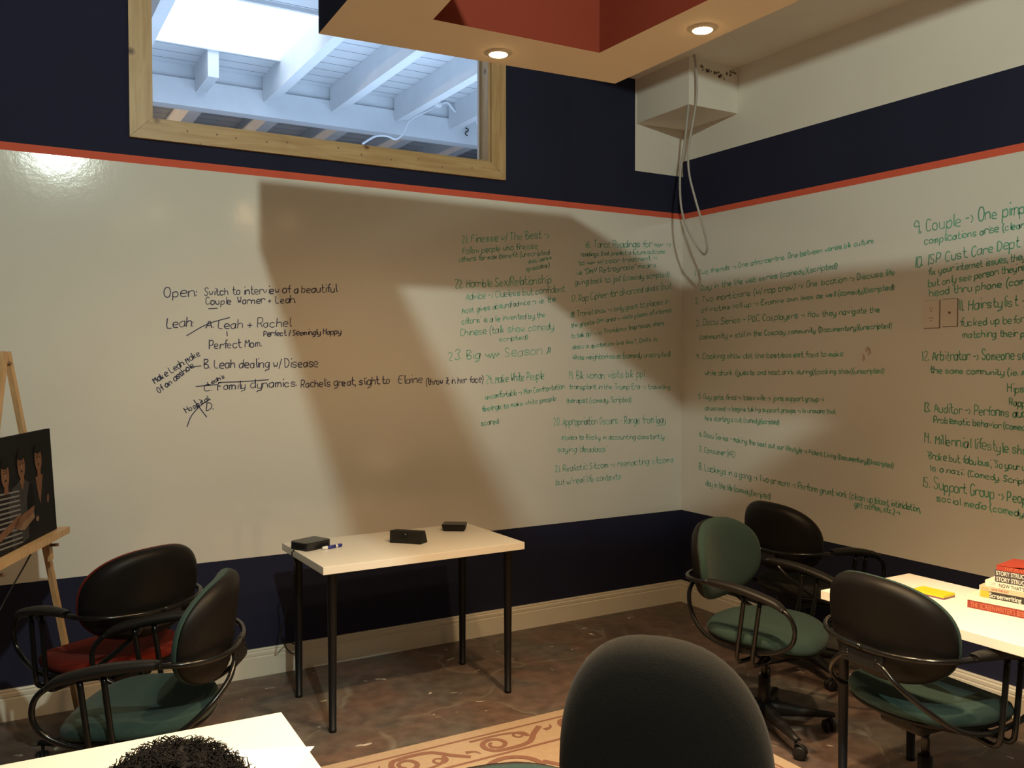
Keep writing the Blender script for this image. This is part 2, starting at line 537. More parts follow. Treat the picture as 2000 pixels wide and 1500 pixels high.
# roof planks over the room and the neighbouring hall, with the skylight opening
SKX0, SKX1, SKY0, SKY1 = -2.82, -1.60, 2.15, 3.30
b = MB()
for (x0, y0, x1, y1) in ((-8, 0.12, 4, SKY0 - 0.03), (-8, SKY1 + 0.03, 4, 10), (-8, SKY0 - 0.03, SKX0 - 0.03, SKY1 + 0.03), (SKX1 + 0.03, SKY0 - 0.03, 4, SKY1 + 0.03)):
    b.box((x0, y0, ROOF), (x1, y1, ROOF + 0.05), MT['loft_plank'])
struct(b.build('ceiling_hall'))
b = MB()
b.box((-8, YF - 0.2, ROOF), (4, 0.12, ROOF + 0.05), MT['room_plank'])
struct(b.build('ceiling'))
b = MB()
b.box((-1.43, YF, 3.385), (0, 0, 3.50), MT['cream_wall'])
struct(b.build('ceiling_soffit'))
# baseboards: flat board with two grooves and a cap
def baseboard(name, horiz):
    b = MB()
    prof = [(0, 0), (0.018, 0), (0.018, 0.098), (0.014, 0.101), (0.014, 0.105), (0.0165, 0.108), (0.0165, 0.122), (0.011, 0.126), (0.011, 0.130), (0.013, 0.134), (0.010, 0.141), (0, 0.141)]
    if horiz:
        b.prism([(XW, -d, z) for d, z in prof], (-XW - 0.0, 0, 0), MT['base'])
    else:
        b.prism([(-d, 0, z) for d, z in prof], (0, YF, 0), MT['base'])
    return struct(b.build(name))
baseboard('baseboard_back', True)
baseboard('baseboard_right', False)
# duct chase in the corner
b = MB()
b.box((-0.39, -0.495, 3.107), (-0.001, -0.001, 3.385), MT['cream_wall'])
duct = struct(b.build('duct_chase'))
b = MB()
for k in range(26):
    px, py = 1424 + rnd.gauss(0, 22), 150 + rnd.gauss(0, 7) - 0.0
    px = 1366 + rnd.random() * 75
    py = 130 + (px - 1366) * 0.42 - max(0, px - 1415) * 0.95 + rnd.gauss(0, 3)
    p = on(px, py, 1, -0.4965)
    if p.x > -0.38 and p.x < -0.01 and p.z < 3.38:
        r = 0.003 + rnd.random() * 0.008
        b.poly([(p.x + r * math.cos(a) * (0.7 + 0.5 * rnd.random()), p.y, p.z + r * math.sin(a) * (0.7 + 0.6 * rnd.random())) for a in [2 * PI * i / 7 for i in range(7)]], MT['dirt'])
if b.v:
    b.build('grime_spot', duct)

# ------------------------------------------------------------------ interior window
win = struct(thing('window_1', '', ''))
for k in ('label', 'category'):
    del win[k]
tw, td = 0.093, 0.020
def trim(name, pts, m):
    b = MB()
    b.prism([(x, -td, z) for x, z in pts], (0, td - 0.0005, 0), m)
    return b.build(name, win)
trim('bottom_casing', [(WX0 - tw, WZ0 - tw), (WX1 + tw, WZ0 - tw), (WX1, WZ0), (WX0, WZ0)], MT['pine'])
trim('top_casing', [(WX0, WZ1), (WX1, WZ1), (WX1 + tw, WZ1 + tw), (WX0 - tw, WZ1 + tw)], MT['pine'])
trim('side_casing', [(WX0 - tw, WZ0 - tw + 0.0015), (WX0 - 0.0015, WZ0), (WX0 - 0.0015, WZ1), (WX0 - tw, WZ1 + tw)], MT['pine_v'])
trim('side_casing', [(WX1 + 0.0015, WZ0), (WX1 + tw, WZ0 - tw + 0.0015), (WX1 + tw, WZ1 + tw), (WX1 + 0.0015, WZ1)], MT['pine_v'])
for name, lo, hi, m in (('jamb', (WX0, 0.0, WZ0), (WX0 + 0.012, 0.115, WZ1), 'pine_v'), ('jamb', (WX1 - 0.012, 0.0, WZ0), (WX1, 0.115, WZ1), 'pine_v'), ('sill_board', (WX0 + 0.012, 0.0, WZ0 - 0.001), (WX1 - 0.012, 0.115, WZ0 + 0.011), 'pine')):
    b = MB()
    b.box(lo, hi, MT[m])
    b.build(name, win)
for x in (WX0 + 0.012, WX1 - 0.024):
    b = MB()
    b.box((x, 0.095, WZ0 + 0.011), (x + 0.012, 0.113, WZ1), MT['rod'])
    b.build('glazing_bead', win)
b = MB()
b.box((WX0 + 0.013, 0.088, WZ0 + 0.0115), (WX1 - 0.013, 0.092, WZ1 - 0.001), MT['glass'])
b.build('glass_pane', win)
# screw and nail heads in the bottom casing
b = MB()
for px, py in ((366, 256), (424, 263), (461, 270), (521, 277), (561, 278), (661, 289), (706, 302), (764, 312), (818, 310), (864, 326), (922, 328), (392, 282), (975, 333)):
    p = on(px, py, 1, -td - 0.0006)
    r = 0.0045
    b.poly([(p.x + r * math.cos(2 * PI * i / 10), p.y, p.z + r * math.sin(2 * PI * i / 10)) for i in range(10)], MT['plate_edge'])
b.build('nail_head', win)

# ------------------------------------------------------------------ hall seen through the window
b = MB()
b.box((-7, 3.90, 3.88), (3.5, 4.05, 4.12), MT['loft_wood'])
beam = tag(b.build('roof_beam'), 'long white painted header beam crossing the hall behind the interior window', 'beam')
b = MB()
b.box((-7, 3.93, 4.1205), (3.5, 4.02, ROOF - 0.001), MT['loft_wood'])
b.build('blocking_board', beam)
RAFX = [-3.51, -2.90, -2.29, -1.68, -1.03, -0.36, 0.25]
RLAB = ['white rafter left of the skylight, outermost toward the left window side', 'white rafter along the left side of the skylight', 'white rafter ending under the bright skylight, first full one from the left', 'white rafter under the right corner of the skylight', 'white rafter in the clear planks right of the skylight', 'white rafter with the conduit, by the right window jamb', 'white rafter farthest right, beyond the right window jamb']
for x, lab in zip(RAFX, RLAB):
    b = MB()
    segs = [(0.3, 3.90)] if abs(x + 2.29) > 0.1 else [(SKY1 + 0.032, 3.90)]
    for (ya, yb) in segs:
        e = 0.05
        prof = [(ya, ROOF - 0.001), (ya, 4.0), (yb - e, 4.0), (yb - e * 0.4, 4.012), (yb - 0.003, 4.04), (yb - 0.001, ROOF - 0.001)]
        b.prism([(x - 0.045, y, z) for y, z in prof], (0.09, 0, 0), MT['loft_wood'])
    tag(b.build('rafter'), lab, 'rafter', 'rafters in front of the beam')
for i, x in enumerate((-2.95, -2.2, -1.45, -0.7, 0.05, 0.8)):
    b = MB()
    b.box((x - 0.06, 4.06, 4.02), (x + 0.06, 9.8, ROOF - 0.001), MT['loft_wood'])
    tag(b.build('rafter'), ['leftmost warm lit rafter beyond the header beam', 'second warm lit rafter from the left beyond the header beam', 'third warm lit rafter from the left beyond the header beam', 'fourth rafter from the left beyond the header beam', 'fifth rafter from the left beyond the header beam', 'rightmost rafter beyond the header beam'][i], 'rafter', 'rafters behind the beam')
b = MB()
b.box((-8, 9.9, 0), (4, 10.0, ROOF), MT['loft_dark'])
struct(b.build('wall_hall_rear'))
b = MB()
b.box((-8.1, 0.12, 0), (-8, 10, ROOF), MT['loft_wood'])
struct(b.build('wall_hall_left'))
b = MB()
b.box((4, 0.12, 0), (4.1, 10, ROOF), MT['loft_dark'])
struct(b.build('wall_hall_right'))
# skylight: bright diffusing panel in a white curb
sk = struct(bpy.data.objects.new('window_2', None))
COL.objects.link(sk)
b = MB()
b.box((SKX0, SKY0, ROOF + 0.02), (SKX1, SKY1, ROOF + 0.04), MT['sky'])
b.build('skylight_panel', sk)
b = MB()
for lo, hi in (((SKX0 - 0.03, SKY0, ROOF - 0.03), (SKX0, SKY1, ROOF + 0.16)), ((SKX1, SKY0 - 0.03, ROOF - 0.03), (SKX1 + 0.03, SKY1 + 0.03, ROOF + 0.16)), ((SKX0 - 0.03, SKY0 - 0.03, ROOF - 0.03), (SKX1, SKY0, ROOF + 0.16)), ((SKX0 - 0.03, SKY1, ROOF - 0.03), (SKX1, SKY1 + 0.03, ROOF + 0.16))):
    b.box(lo, hi, MT['rod'])
b.build('skylight_curb', sk)
# conduit runs
def wallpath(pts, y):
    return smooth_path([on(px, py, 1, y) for px, py in pts], 4)
b = MB()
b.tube(wallpath([(708, 281), (722, 272), (734, 266), (748, 265), (760, 267), (772, 272), (783, 266), (790, 256), (797, 240), (808, 230), (822, 223), (840, 214), (856, 204), (868, 200), (878, 196), (905, 180), (940, 162)], 3.75), 0.011, MT['rod'], n=6)
b.tube(wallpath([(866, 202), (874, 200), (884, 212), (892, 219), (905, 213), (944, 193)], 3.74), 0.012, MT['rod'], n=6)
cd = b.build('conduit')
tag(cd, 'bent white electrical conduit running down the rafter near the right window jamb', 'conduit')
b = MB()
b.ellipsoid(on(856, 204, 1, 3.74), (0.05, 0.03, 0.035), MT['rod'])
b.build('junction_box', cd)
b = MB()
b.cyl(on(914, 182, 1, 3.7), on(940, 268, 1, 3.7), 0.010, MT['rod'], n=8)
tag(b.build('hanger_rod'), 'thin white rod slanting down beside the right window jamb', 'rod')
b = MB()
b.tube(wallpath([(909, 250), (914, 252), (914, 256), (910, 258), (909, 262), (913, 265)], 3.87), 0.006, MT['black'], n=6)
tag(b.build('hook'), 'small black S-shaped hook on the header beam', 'hook')
b = MB()
b.cyl((-0.9, 6.0, 3.55), (3.2, 5.2, 3.75), 0.24, MT['rod'], n=24)
b.cyl((0.2, 5.79, 3.6), (0.2, 5.79, ROOF - 0.001), 0.012, MT['rod'], n=8)
tag(b.build('air_duct'), 'large pale round duct low in the right corner of the window', 'duct')
b = MB()
b.cyl((-1.75, 6.6, 3.62), (-0.55, 6.4, 3.62), 0.17, MT['duct_blue'], n=24)
b.cyl((-1.28, 6.56, 3.62), (-1.2, 6.55, 3.62), 0.18, MT['duct_blue'], n=24)
b.cyl((-1.24, 6.555, 3.7), (-1.24, 6.555, ROOF - 0.001), 0.012, MT['duct_blue'], n=8)
tag(b.build('air_duct'), 'slate blue round duct behind the bent conduit at the window bottom', 'duct')

# ------------------------------------------------------------------ hanging ceiling cloud with red tray
cl = struct(bpy.data.objects.new('ceiling_cloud', None))
COL.objects.link(cl)
ZC, ZT = 2.679, 2.892
OUT = [(-3.007, -1.656), (-1.846, -1.720), (-1.870, -3.86), (-3.10, -3.82)]
INN = [(-2.735, -1.957), (-2.103, -1.972), (-2.075, -3.56), (-2.92, -3.54)]
b = MB()
def ringq(z, up, m):
    vs = [(x, y, z) for x, y in OUT] + [(x, y, z) for x, y in INN]
    fs = [(i, (i + 1) % 4, 4 + (i + 1) % 4, 4 + i) for i in range(4)]
    b.add(vs, [f[::-1] if up else f for f in fs], m)
ringq(ZC, False, MT['cloud'])
ringq(ZT, True, MT['cloud'])
for i in range(4):
    p, q = OUT[i], OUT[(i + 1) % 4]
    b.poly([(*p, ZC), (*p, ZT), (*q, ZT), (*q, ZC)], MT['navy'])
b.build('soffit_frame', cl)
b = MB()
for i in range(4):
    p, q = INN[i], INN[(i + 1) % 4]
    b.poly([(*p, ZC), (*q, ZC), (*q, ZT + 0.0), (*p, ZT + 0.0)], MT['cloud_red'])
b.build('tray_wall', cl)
for x, y in ((-2.95, -1.8), (-1.9, -1.8), (-2.95, -3.7), (-1.9, -3.7)):
    b = MB()
    b.cyl((x, y, ZT - 0.005), (x, y, ROOF), 0.0016, MT['black'], n=6)
    b.build('suspension_rod', cl)

def can_light(x, y, label, power=1.0, color=(1.0, 0.60, 0.27), cone=134, soft=1.0):
    root = thing('recessed_light', label, 'ceiling light', (x, y, ZC), 0, 'small round lights set in the hanging ceiling')
    b = MB()
    n = 24
    R0, R1 = 0.048, 0.032
    vs = [(R0 * math.cos(2 * PI * i / n), R0 * math.sin(2 * PI * i / n), -0.002) for i in range(n)] + [(R1 * math.cos(2 * PI * i / n), R1 * math.sin(2 * PI * i / n), -0.007) for i in range(n)] + [(R0 * math.cos(2 * PI * i / n), R0 * math.sin(2 * PI * i / n), 0.004) for i in range(n)]
    b.add(vs, [(i, (i + 1) % n, n + (i + 1) % n, n + i) for i in range(n)] + [(2 * n + i, 2 * n + (i + 1) % n, (i + 1) % n, i) for i in range(n)], MT['trim_white'], True)
    b.build('trim_ring', root)
    b = MB()
    b.ellipsoid((0, 0, -0.006), (0.033, 0.033, 0.007), MT['lens'], 20, 8)
    b.build('lens', root)
    sp = light('can_light_beam', 'SPOT', (x, y, ZC - 0.05), P_CAN * power, color, 0.045, (x, y, 0), angle=math.radians(cone), blend=soft)
    return root
CANS = [(-2.408, -1.795, 'glowing recessed light over the right window jamb, in the band facing the back wall', 0.46, (1.0, 0.60, 0.27), 166, 0.5),
        (-1.951, -2.328, 'brightest recessed light, flaring above the dangling cable in the right band', 2.7, (1.0, 0.68, 0.36), 114),
        (-1.975, -3.17, 'recessed light in the right band, next one toward the viewer', 2.7, (1.0, 0.68, 0.36), 114),
        (-2.435, -3.70, 'recessed light in the band nearest the viewer'),
        (-2.905, -2.33, 'recessed light in the left band, above the near left table', 1.15, (1.0, 0.70, 0.42), 112),
        (-3.0, -3.15, 'recessed light in the left band, second one, nearly above the viewer', 1.3, (1.0, 0.74, 0.48), 112)]
for c in CANS:
    can_light(*c)

# bulb pendant behind the viewer
pl = thing('pendant_lamp', 'bare bulb hanging from the roof behind the viewer', 'lamp', LAMP + Vector((0, 0, 0.14)))
b = MB(); b.ellipsoid((0, 0, 0.0), (0.045, 0.045, 0.055), MT['bulb'], 16, 10); o = b.build('bulb', pl); o.visible_shadow = True
b = MB(); b.cyl((0, 0, 0.05), (0, 0, 0.11), 0.02, MT['black']); b.build('socket', pl)
b = MB(); b.cyl((0, 0, 0.11), (0, 0, ROOF - LAMP.z - 0.14), 0.005, MT['black'], n=8); b.build('cord', pl)

# ------------------------------------------------------------------ desk chairs
HW, HH, ZB, YB, TILT, CURV = 0.257, 0.176, 0.719, -0.24, 0.121, 0.077
def sup(a, n=2.4):
    c, s_ = math.cos(a), math.sin(a)
    return (math.copysign(abs(c) ** (2 / n), c), math.copysign(abs(s_) ** (2 / n), s_))
def back_pt(u, v, off):
    """u,v in the unit superellipse; off pushes along the back's forward normal"""
    X, Z = HW * u, HH * v
    return Vector((X, YB - math.sin(TILT) * Z + CURV * u * u + off, ZB + Z * math.cos(TILT)))
def disc_shell(m, rings, fn, n=56):
    """rings: list of (rho, offset)"""
    b = MB()
    vs, fs = [], []
    for rho, off in rings:
        for i in range(n):
            cu, sv = sup(2 * PI * i / n)
            vs.append(fn(cu * rho, sv * rho, off))
    R = len(rings)
    for r in range(R - 1):
        for i in range(n):
            j = (i + 1) % n
            fs.append((r * n + i, r * n + j, (r + 1) * n + j, (r + 1) * n + i))
    if rings[0][0] < 0.05:
        fs.append(tuple(range(n))[::-1])
    if rings[-1][0] < 0.05:
        fs.append(tuple((R - 1) * n + i for i in range(n)))
    b.add(vs, fs, m, True)
    return b
def make_back(m):
    return disc_shell(m, [(0.02, 0.040), (0.3, 0.040), (0.6, 0.038), (0.8, 0.034), (0.92, 0.026), (0.98, 0.014), (1.0, 0.0), (0.985, -0.006), (0.5, -0.006), (0.02, -0.006)], back_pt)
def make_shell():
    return disc_shell(MT['shell'], [(0.5, -0.004), (0.99, -0.004), (0.992, -0.010), (0.975, -0.020), (0.93, -0.034), (0.86, -0.043), (0.78, -0.047), (0.5, -0.050), (0.25, -0.050), (0.02, -0.050)], back_pt)
def seat_pt(u, v, off):
    x, y = 0.252 * u, 0.01 + 0.24 * v
    z = 0.432 + off - 0.035 * max(0, v) ** 3 + 0.012 * u * u - 0.010 * math.exp(-(u * u + v * v) * 3)
    if v < 0:
        z += 0.012 * (-v) ** 2
    return Vector((x, y, z))
def make_seat(m):
    return disc_shell(m, [(0.02, 0.048), (0.4, 0.048), (0.75, 0.046), (0.9, 0.040), (0.97, 0.030), (1.0, 0.012), (0.99, -0.002), (0.96, -0.008), (0.5, -0.008), (0.02, -0.008)], seat_pt)
def make_pan():
    return disc_shell(MT['shell'], [(0.5, -0.006), (0.965, -0.006), (0.975, -0.014), (0.93, -0.024), (0.8, -0.032), (0.4, -0.036), (0.02, -0.036)], seat_pt)
TUBE = [(0.0, -0.312, 0.660), (0.09, -0.306, 0.661), (0.19, -0.272, 0.666), (0.255, -0.205, 0.671), (0.272, -0.12, 0.672), (0.268, 0.0, 0.660), (0.264, 0.12, 0.640), (0.261, 0.20, 0.620),
        (0.258, 0.245, 0.585), (0.254, 0.258, 0.53), (0.250, 0.235, 0.475), (0.250, 0.16, 0.432), (0.250, 0.05, 0.412), (0.248, -0.06, 0.415), (0.236, -0.16, 0.445), (0.195, -0.245, 0.508), (0.135, -0.296, 0.570), (0.085, -0.306, 0.612), (0.055, -0.308, 0.622)]
def make_arm(sx):
    b = MB()
    b.tube(smooth_path([(sx * x, y, z) for x, y, z in TUBE], 5), 0.0095, MT['tube'], n=10)
    return b
def make_pad(sx):
    b = MB()
    pts = smooth_path([(sx * 0.272, -0.125, 0.680), (sx * 0.271, -0.06, 0.677), (sx * 0.268, 0.03, 0.669), (sx * 0.264, 0.12, 0.652), (sx * 0.261, 0.185, 0.634), (sx * 0.259, 0.215, 0.614)], 4)
    N = len(pts)
    vs, fs, n = [], [], 14
    for i, p in enumerate(pts):
        t = i / (N - 1)
        w = 0.012 + 0.016 * math.sin(PI * min(1, 0.10 + t * 0.80)) ** 0.8
        h = 0.010 + 0.007 * math.sin(PI * t) ** 0.5 if 0 < t < 1 else 0.009
        for k in range(n):
            cx, cz = sup(2 * PI * k / n, 2.6)
            vs.append(p + Vector((cx * w, 0, cz * h)))
    for i in range(N - 1):
        for k in range(n):
            l = (k + 1) % n
            fs.append((i * n + k, i * n + l, (i + 1) * n + l, (i + 1) * n + k))
    fs.append(tuple(range(n)))
    fs.append(tuple((N - 1) * n + k for k in range(n))[::-1])
    b.add(vs, fs, MT['black'], True)
    return b
def make_strut(sx, y):
    b = MB()
    b.tube(smooth_path([(sx * 0.266, y, 0.655 - 0.15 * y), (sx * 0.268, y - 0.015, 0.52), (sx * 0.268, y - 0.03, 0.40), (sx * 0.258, y - 0.031, 0.372), (sx * 0.235, y - 0.03, 0.363), (sx * 0.15, y - 0.02, 0.363), (sx * 0.06, 0.0 + (y - 0.08) * 0.7, 0.363)], 4), 0.0095, MT['tube'], n=10)
    return b
def make_bracket():
    b = MB()
    b.box((-0.085, -0.008, -0.034), (0.085, 0.006, 0.034), MT['black'], Matrix.Translation((0, -0.304, 0.632)) @ Matrix.Rotation(-TILT, 4, 'X'), bev=0.004)
    for x in (-0.06, 0.06):
        b.ellipsoid((x, -0.314, 0.632), (0.006, 0.003, 0.006), MT['tube'], 10, 6)
    return b
def make_mech():
    b = MB()
    b.box((-0.085, -0.13, 0.352), (0.085, 0.13, 0.396), MT['black'], bev=0.012)
    b.tube(smooth_path([(0.08, 0.06, 0.372), (0.15, 0.07, 0.368), (0.20, 0.075, 0.362)], 4), 0.006, MT['tube'], n=8)
    return b
def make_column():
    b = MB()
    b.cyl((0, 0, 0.22), (0, 0, 0.36), 0.014, MT['tube'])
    b.tube([(0, 0, 0.06), (0, 0, 0.235), (0, 0, 0.24)], [0.028, 0.025, 0.016], MT['black'], n=20)
    return b
def make_leg(k):
    a = 2 * PI * k / 5 + 0.93
    T = Matrix.Rotation(a, 4, 'Z')
    b = MB()
    vs, fs = [], []
    st = [(0.0, 0.030, 0.075, 0.135), (0.06, 0.026, 0.075, 0.128), (0.16, 0.021, 0.075, 0.108), (0.26, 0.017, 0.075, 0.094), (0.295, 0.015, 0.076, 0.090)]
    for x, w, z0, z1 in st:
        for cx, cz in ((-w, z0), (w, z0), (w * 0.9, z0 + (z1 - z0) * 0.6), (w * 0.5, z1), (-w * 0.5, z1), (-w * 0.9, z0 + (z1 - z0) * 0.6)):
            vs.append((x, cx, cz))
    for i in range(len(st) - 1):
        for q in range(6):
            r = (q + 1) % 6
            fs.append((i * 6 + q, i * 6 + r, i * 6 + 6 + r, i * 6 + 6 + q))
    fs.append(tuple(range(6))[::-1])
    fs.append(tuple(24 + q for q in range(6)))
    b.add(vs, fs, MT['black'], True, T)
    c = MB()
    a2 = a + 0.9 + k
    P = Vector((0.28 * math.cos(a), 0.28 * math.sin(a), 0))
    T2 = Matrix.Translation(P) @ Matrix.Rotation(a2, 4, 'Z')
    for y in (-0.022, 0.006):
        c.tube([(0.018, y, 0.0275), (0.018, y + 0.003, 0.0275), (0.018, y + 0.013, 0.0275), (0.018, y + 0.016, 0.0275)], [0.021, 0.0268, 0.0268, 0.021], MT['black'], n=22, T=T2)
    c.cyl((0, 0, 0.04), (0, 0, 0.085), 0.007, MT['tube'], n=10, T=T2)
    c.tube(smooth_path([(0.0, -0.0, 0.062), (0.014, 0, 0.058), (0.034, 0, 0.045), (0.04, 0, 0.03)], 3), 0.006, MT['black'], n=8, T=T2)
    return b, c
def make_chair(fabric):
    root = thing('desk_chair', '', 'chair', group='matching armchairs with tubular arms')
    make_seat(MT[fabric]).build('seat', root)
    make_pan().build('seat_pan', root)
    make_back(MT[fabric]).build('backrest', root)
    make_shell().build('back_shell', root)
    make_bracket().build('back_bracket', root)
    for sx in (-1, 1):
        make_arm(sx).build('arm_tube', root)
        make_pad(sx).build('armrest', root)
        for y in (0.045, 0.115):
            make_strut(sx, y).build('arm_strut', root)
    make_mech().build('seat_mechanism', root)
    make_column().build('column', root)
    for k in range(5):
        l, c = make_leg(k)
        lo = l.build('base_leg', root)
        c.build('caster', lo)
    return root
PROTO = {}
def chair(fabric, x, y, deg, label, spin=0.0):
    if fabric not in PROTO:
        PROTO[fabric] = o = make_chair(fabric)
    else:
        o = copy_tree(PROTO[fabric])
    o.location = (x, y, 0.004 if (-4.2 < x < -1.5 and y < -1.5) else 0)
    o.rotation_euler = (0, 0, math.radians(deg - 90))
    o['label'] = label
    return o
chair('green', -1.073, -1.776, -73.4, 'green fabric armchair facing the viewer beside the far end of the right table')
chair('charcoal', -0.325, -1.353, -3.4, 'black armchair turned to the right wall, behind the green chair near the corner')
chair('green', -1.169, -2.615, -4.4, 'green-seated armchair tucked under the right table, its black back shell to the viewer')
chair('green', -3.521, -1.363, 156.0, 'green armchair facing left behind the near left table')
chair('red', -3.545, -0.680, 117.8, 'red armchair with black back shell beside the easel')
chair('green', -3.268, -3.432, 255.0, 'green chair top just peeking over the bottom edge on the rug')
chair('charcoal', -3.82, -3.56, 90.0, 'dark chair under the person with curly hair')
# tall padded task chair in the foreground
def tall_pt(u, v, off):
    return Vector((0.218 * u * (1 - 0.06 * v), -0.265 - math.sin(0.08) * 0.30 * v + 0.035 * u * u + off, 0.775 + 0.296 * v))
def make_task_chair():
    root = thing('task_chair', 'tall padded charcoal chair back rising from the bottom edge in the foreground', 'chair')
    disc_shell(MT['charcoal'], [(0.02, 0.050), (0.5, 0.050), (0.78, 0.047), (0.90, 0.038), (0.97, 0.020), (1.0, 0.0), (0.995, -0.018), (0.96, -0.038), (0.90, -0.052), (0.80, -0.060), (0.5, -0.064), (0.02, -0.065)], tall_pt).build('backrest', root)
    make_seat(MT['charcoal']).build('seat', root)
    make_pan().build('seat_pan', root)
    b = MB()
    b.tube(smooth_path([(0, -0.345, 0.62), (0, -0.352, 0.52), (0, -0.33, 0.42), (0, -0.25, 0.375), (0, -0.08, 0.372)], 5), 0.022, MT['black'], n=12)
    b.build('back_post', root)
    make_mech().build('seat_mechanism', root)
    make_column().build('column', root)
    for k in range(5):
        l, c = make_leg(k)
        lo = l.build('base_leg', root)
        c.build('caster', lo)
    return root
tc_ = make_task_chair()
tc_.location = (-2.612, -3.016, 0.004)
tc_.rotation_euler = (0, 0, math.radians(38 - 90))

# ------------------------------------------------------------------ tables
def table(name_label, origin, rz, L, Wd, inset=0.06, legs=((0, 0), (1, 0), (0, 1), (1, 1))):
    root = thing('table', name_label, 'table', (origin[0], origin[1], 0), rz)
    b = MB()
    b.box((0, 0, 0.700), (L, Wd, 0.734), MT['tabletop'], bev=0.0015)
    b.build('tabletop', root)
    for i, j in legs:
        x = inset if i == 0 else L - inset
        y = inset if j == 0 else Wd - inset
        b = MB()
        b.tube([(x, y, 0.0), (x, y, 0.012), (x, y, 0.013), (x, y, 0.68), (x, y, 0.69), (x, y, 0.6995)], [0.0165, 0.0175, 0.016, 0.021, 0.034, 0.034], MT['legmetal'], n=20)
        b.build('leg', root)
    return root
table('small white side table against the back wall holding three black devices', (-2.7566, -0.9101), 0.0151, 1.0, 0.585, 0.059)
table('white table at right under the books and yellow pad', (-1.243, -3.42), 0.0, 0.525, 1.20, 0.06)
nt_ = table('bright white table in the near left corner under the dark curly hair', (-4.56, -2.92), -0.03, 1.20, 0.60, 0.06)
nt_.location.z = 0.0035
HT = 0.734

# small scuff on the side table's front edge is part of the table
# ------------------------------------------------------------------ devices on the side table
def put(px, py, z=HT):
    return on(px, py, 2, z)
fr, rt_, lf = put(602, 1077), put(649, 1066.6), put(581, 1068)
ang = math.atan2((rt_ - fr).y, (rt_ - fr).x)
root = thing('media_player', 'flat black box with rounded corners at the left end of the side table', 'media box', (fr.x, fr.y, HT), ang)
b = MB()
def rrect(x0, y0, x1, y1, r, z, n=5):
    pts = []
    for cx, cy, a0 in ((x1 - r, y1 - r, 0), (x0 + r, y1 - r, 90), (x0 + r, y0 + r, 180), (x1 - r, y0 + r, 270)):
        for i in range(n + 1):
            a = math.radians(a0 + 90 * i / n)
            pts.append((cx + r * math.cos(a), cy + r * math.sin(a), z))
    return pts
def slab(b, x0, y0, x1, y1, r, z0, z1, m, taper=0.0, soft=0.003):
    rings = [rrect(x0 + taper, y0 + taper, x1 - taper, y1 - taper, r, z0), rrect(x0, y0, x1, y1, r, z1 - soft), rrect(x0 + soft, y0 + soft, x1 - soft, y1 - soft, max(r - soft, 0.001), z1)]
    n = len(rings[0])
    vs = sum(rings, [])
    fs = []
    for k in range(2):
        for i in range(n):
            j = (i + 1) % n
            fs.append((k * n + i, k * n + j, k * n + n + j, k * n + n + i))
    fs.append(tuple(range(n))[::-1])
    fs.append(tuple(2 * n + i for i in range(n)))
    b.add(vs, fs, m, False)
slab(b, -0.012, -0.004, 0.138, 0.118, 0.020, 0.0, 0.036, MT['device'])
b.build('case', root)
# cord from the player over the table edge, down to the baseboard
cp = [Vector((lf.x - 0.004, lf.y, HT + 0.012)), put(573, 1076, HT + 0.006), put(570, 1083, HT - 0.012)]
cp += [Vector((-2.785, -0.60, 0.66)), Vector((-2.78, -0.45, 0.45)), Vector((-2.74, -0.18, 0.22)), Vector((-2.66, -0.05, 0.165)), Vector((-2.60, -0.045, 0.125)), Vector((-2.63, -0.04, 0.095)), Vector((-2.665, -0.03, 0.13)), Vector((-2.68, -0.02, 0.19))]
b = MB()
b.tube(smooth_path(cp, 6), 0.0028, MT['black'], n=6)
tag(b.build('power_cord'), 'thin black cord hanging from the flat box over the left table edge', 'cord')
# marker
m0, m1 = put(630, 1074.5), put(664, 1068.5)
root = thing('marker', 'white and blue dry-erase marker lying beside the flat black box', 'marker', (m0.x, m0.y, HT + 0.0085), math.atan2((m1 - m0).y, (m1 - m0).x))
L_ = (m1 - m0).length * 1.1
def along(b, segs, m):
    b.tube([(x * L_, 0, 0) for x, r in segs], [r for x, r in segs], m, n=18)
b = MB(); along(b, [(0.0, 0.005), (0.01, 0.0075), (0.22, 0.0082), (0.74, 0.0082), (0.78, 0.007)], MT['white_pl']); bo = b.build('barrel', root)
b = MB(); along(b, [(0.235, 0.0084), (0.66, 0.0084)], MT['blue_pl']); b.build('label_wrap', root)
b = MB(); along(b, [(0.77, 0.0075), (0.78, 0.0085), (0.97, 0.0078), (1.0, 0.006)], MT['blue_pl']); b.build('cap', root)
b = MB()
for k in range(7):
    x = 0.36 + 0.035 * k
    b.box((x * L_, -0.0055, 0.0062), ((x + 0.018) * L_, -0.0035 + 0.002 * (k % 2), 0.0068), MT['white_pl'])
b.build('label_print', bo)
# clock speaker
f0, f1, f2 = put(761.4, 1060), put(821, 1063.6), put(832.6, 1058)
ang = math.atan2((f1 - f0).y, (f1 - f0).x)
root = thing('clock_speaker', 'black wedge-shaped clock speaker in the middle of the side table', 'speaker', (f0.x, f0.y, HT), ang)
Wd_ = (f1 - f0).length
b = MB()
hgt = 0.057
bt_ = [(0, 0, 0), (Wd_, 0, 0), (Wd_ + 0.012, 0.062, 0), (0.004, 0.062, 0)]
tp_ = [(-0.003, 0.008, hgt), (Wd_ + 0.012, 0.016, hgt), (Wd_ + 0.004, 0.052, hgt), (0.012, 0.052, hgt)]
b.add(bt_ + tp_, [(0, 3, 2, 1), (4, 5, 6, 7), (0, 1, 5, 4), (1, 2, 6, 5), (2, 3, 7, 6), (3, 0, 4, 7)], MT['cloth_black'])
cs = b.build('case', root)
def face(u, v, off=-0.001):
    p = Vector(bt_[0]).lerp(Vector(bt_[1]), u).lerp(Vector(tp_[0]).lerp(Vector(tp_[1]), u), v)
    return p + Vector((0, off, -off * 0.15))
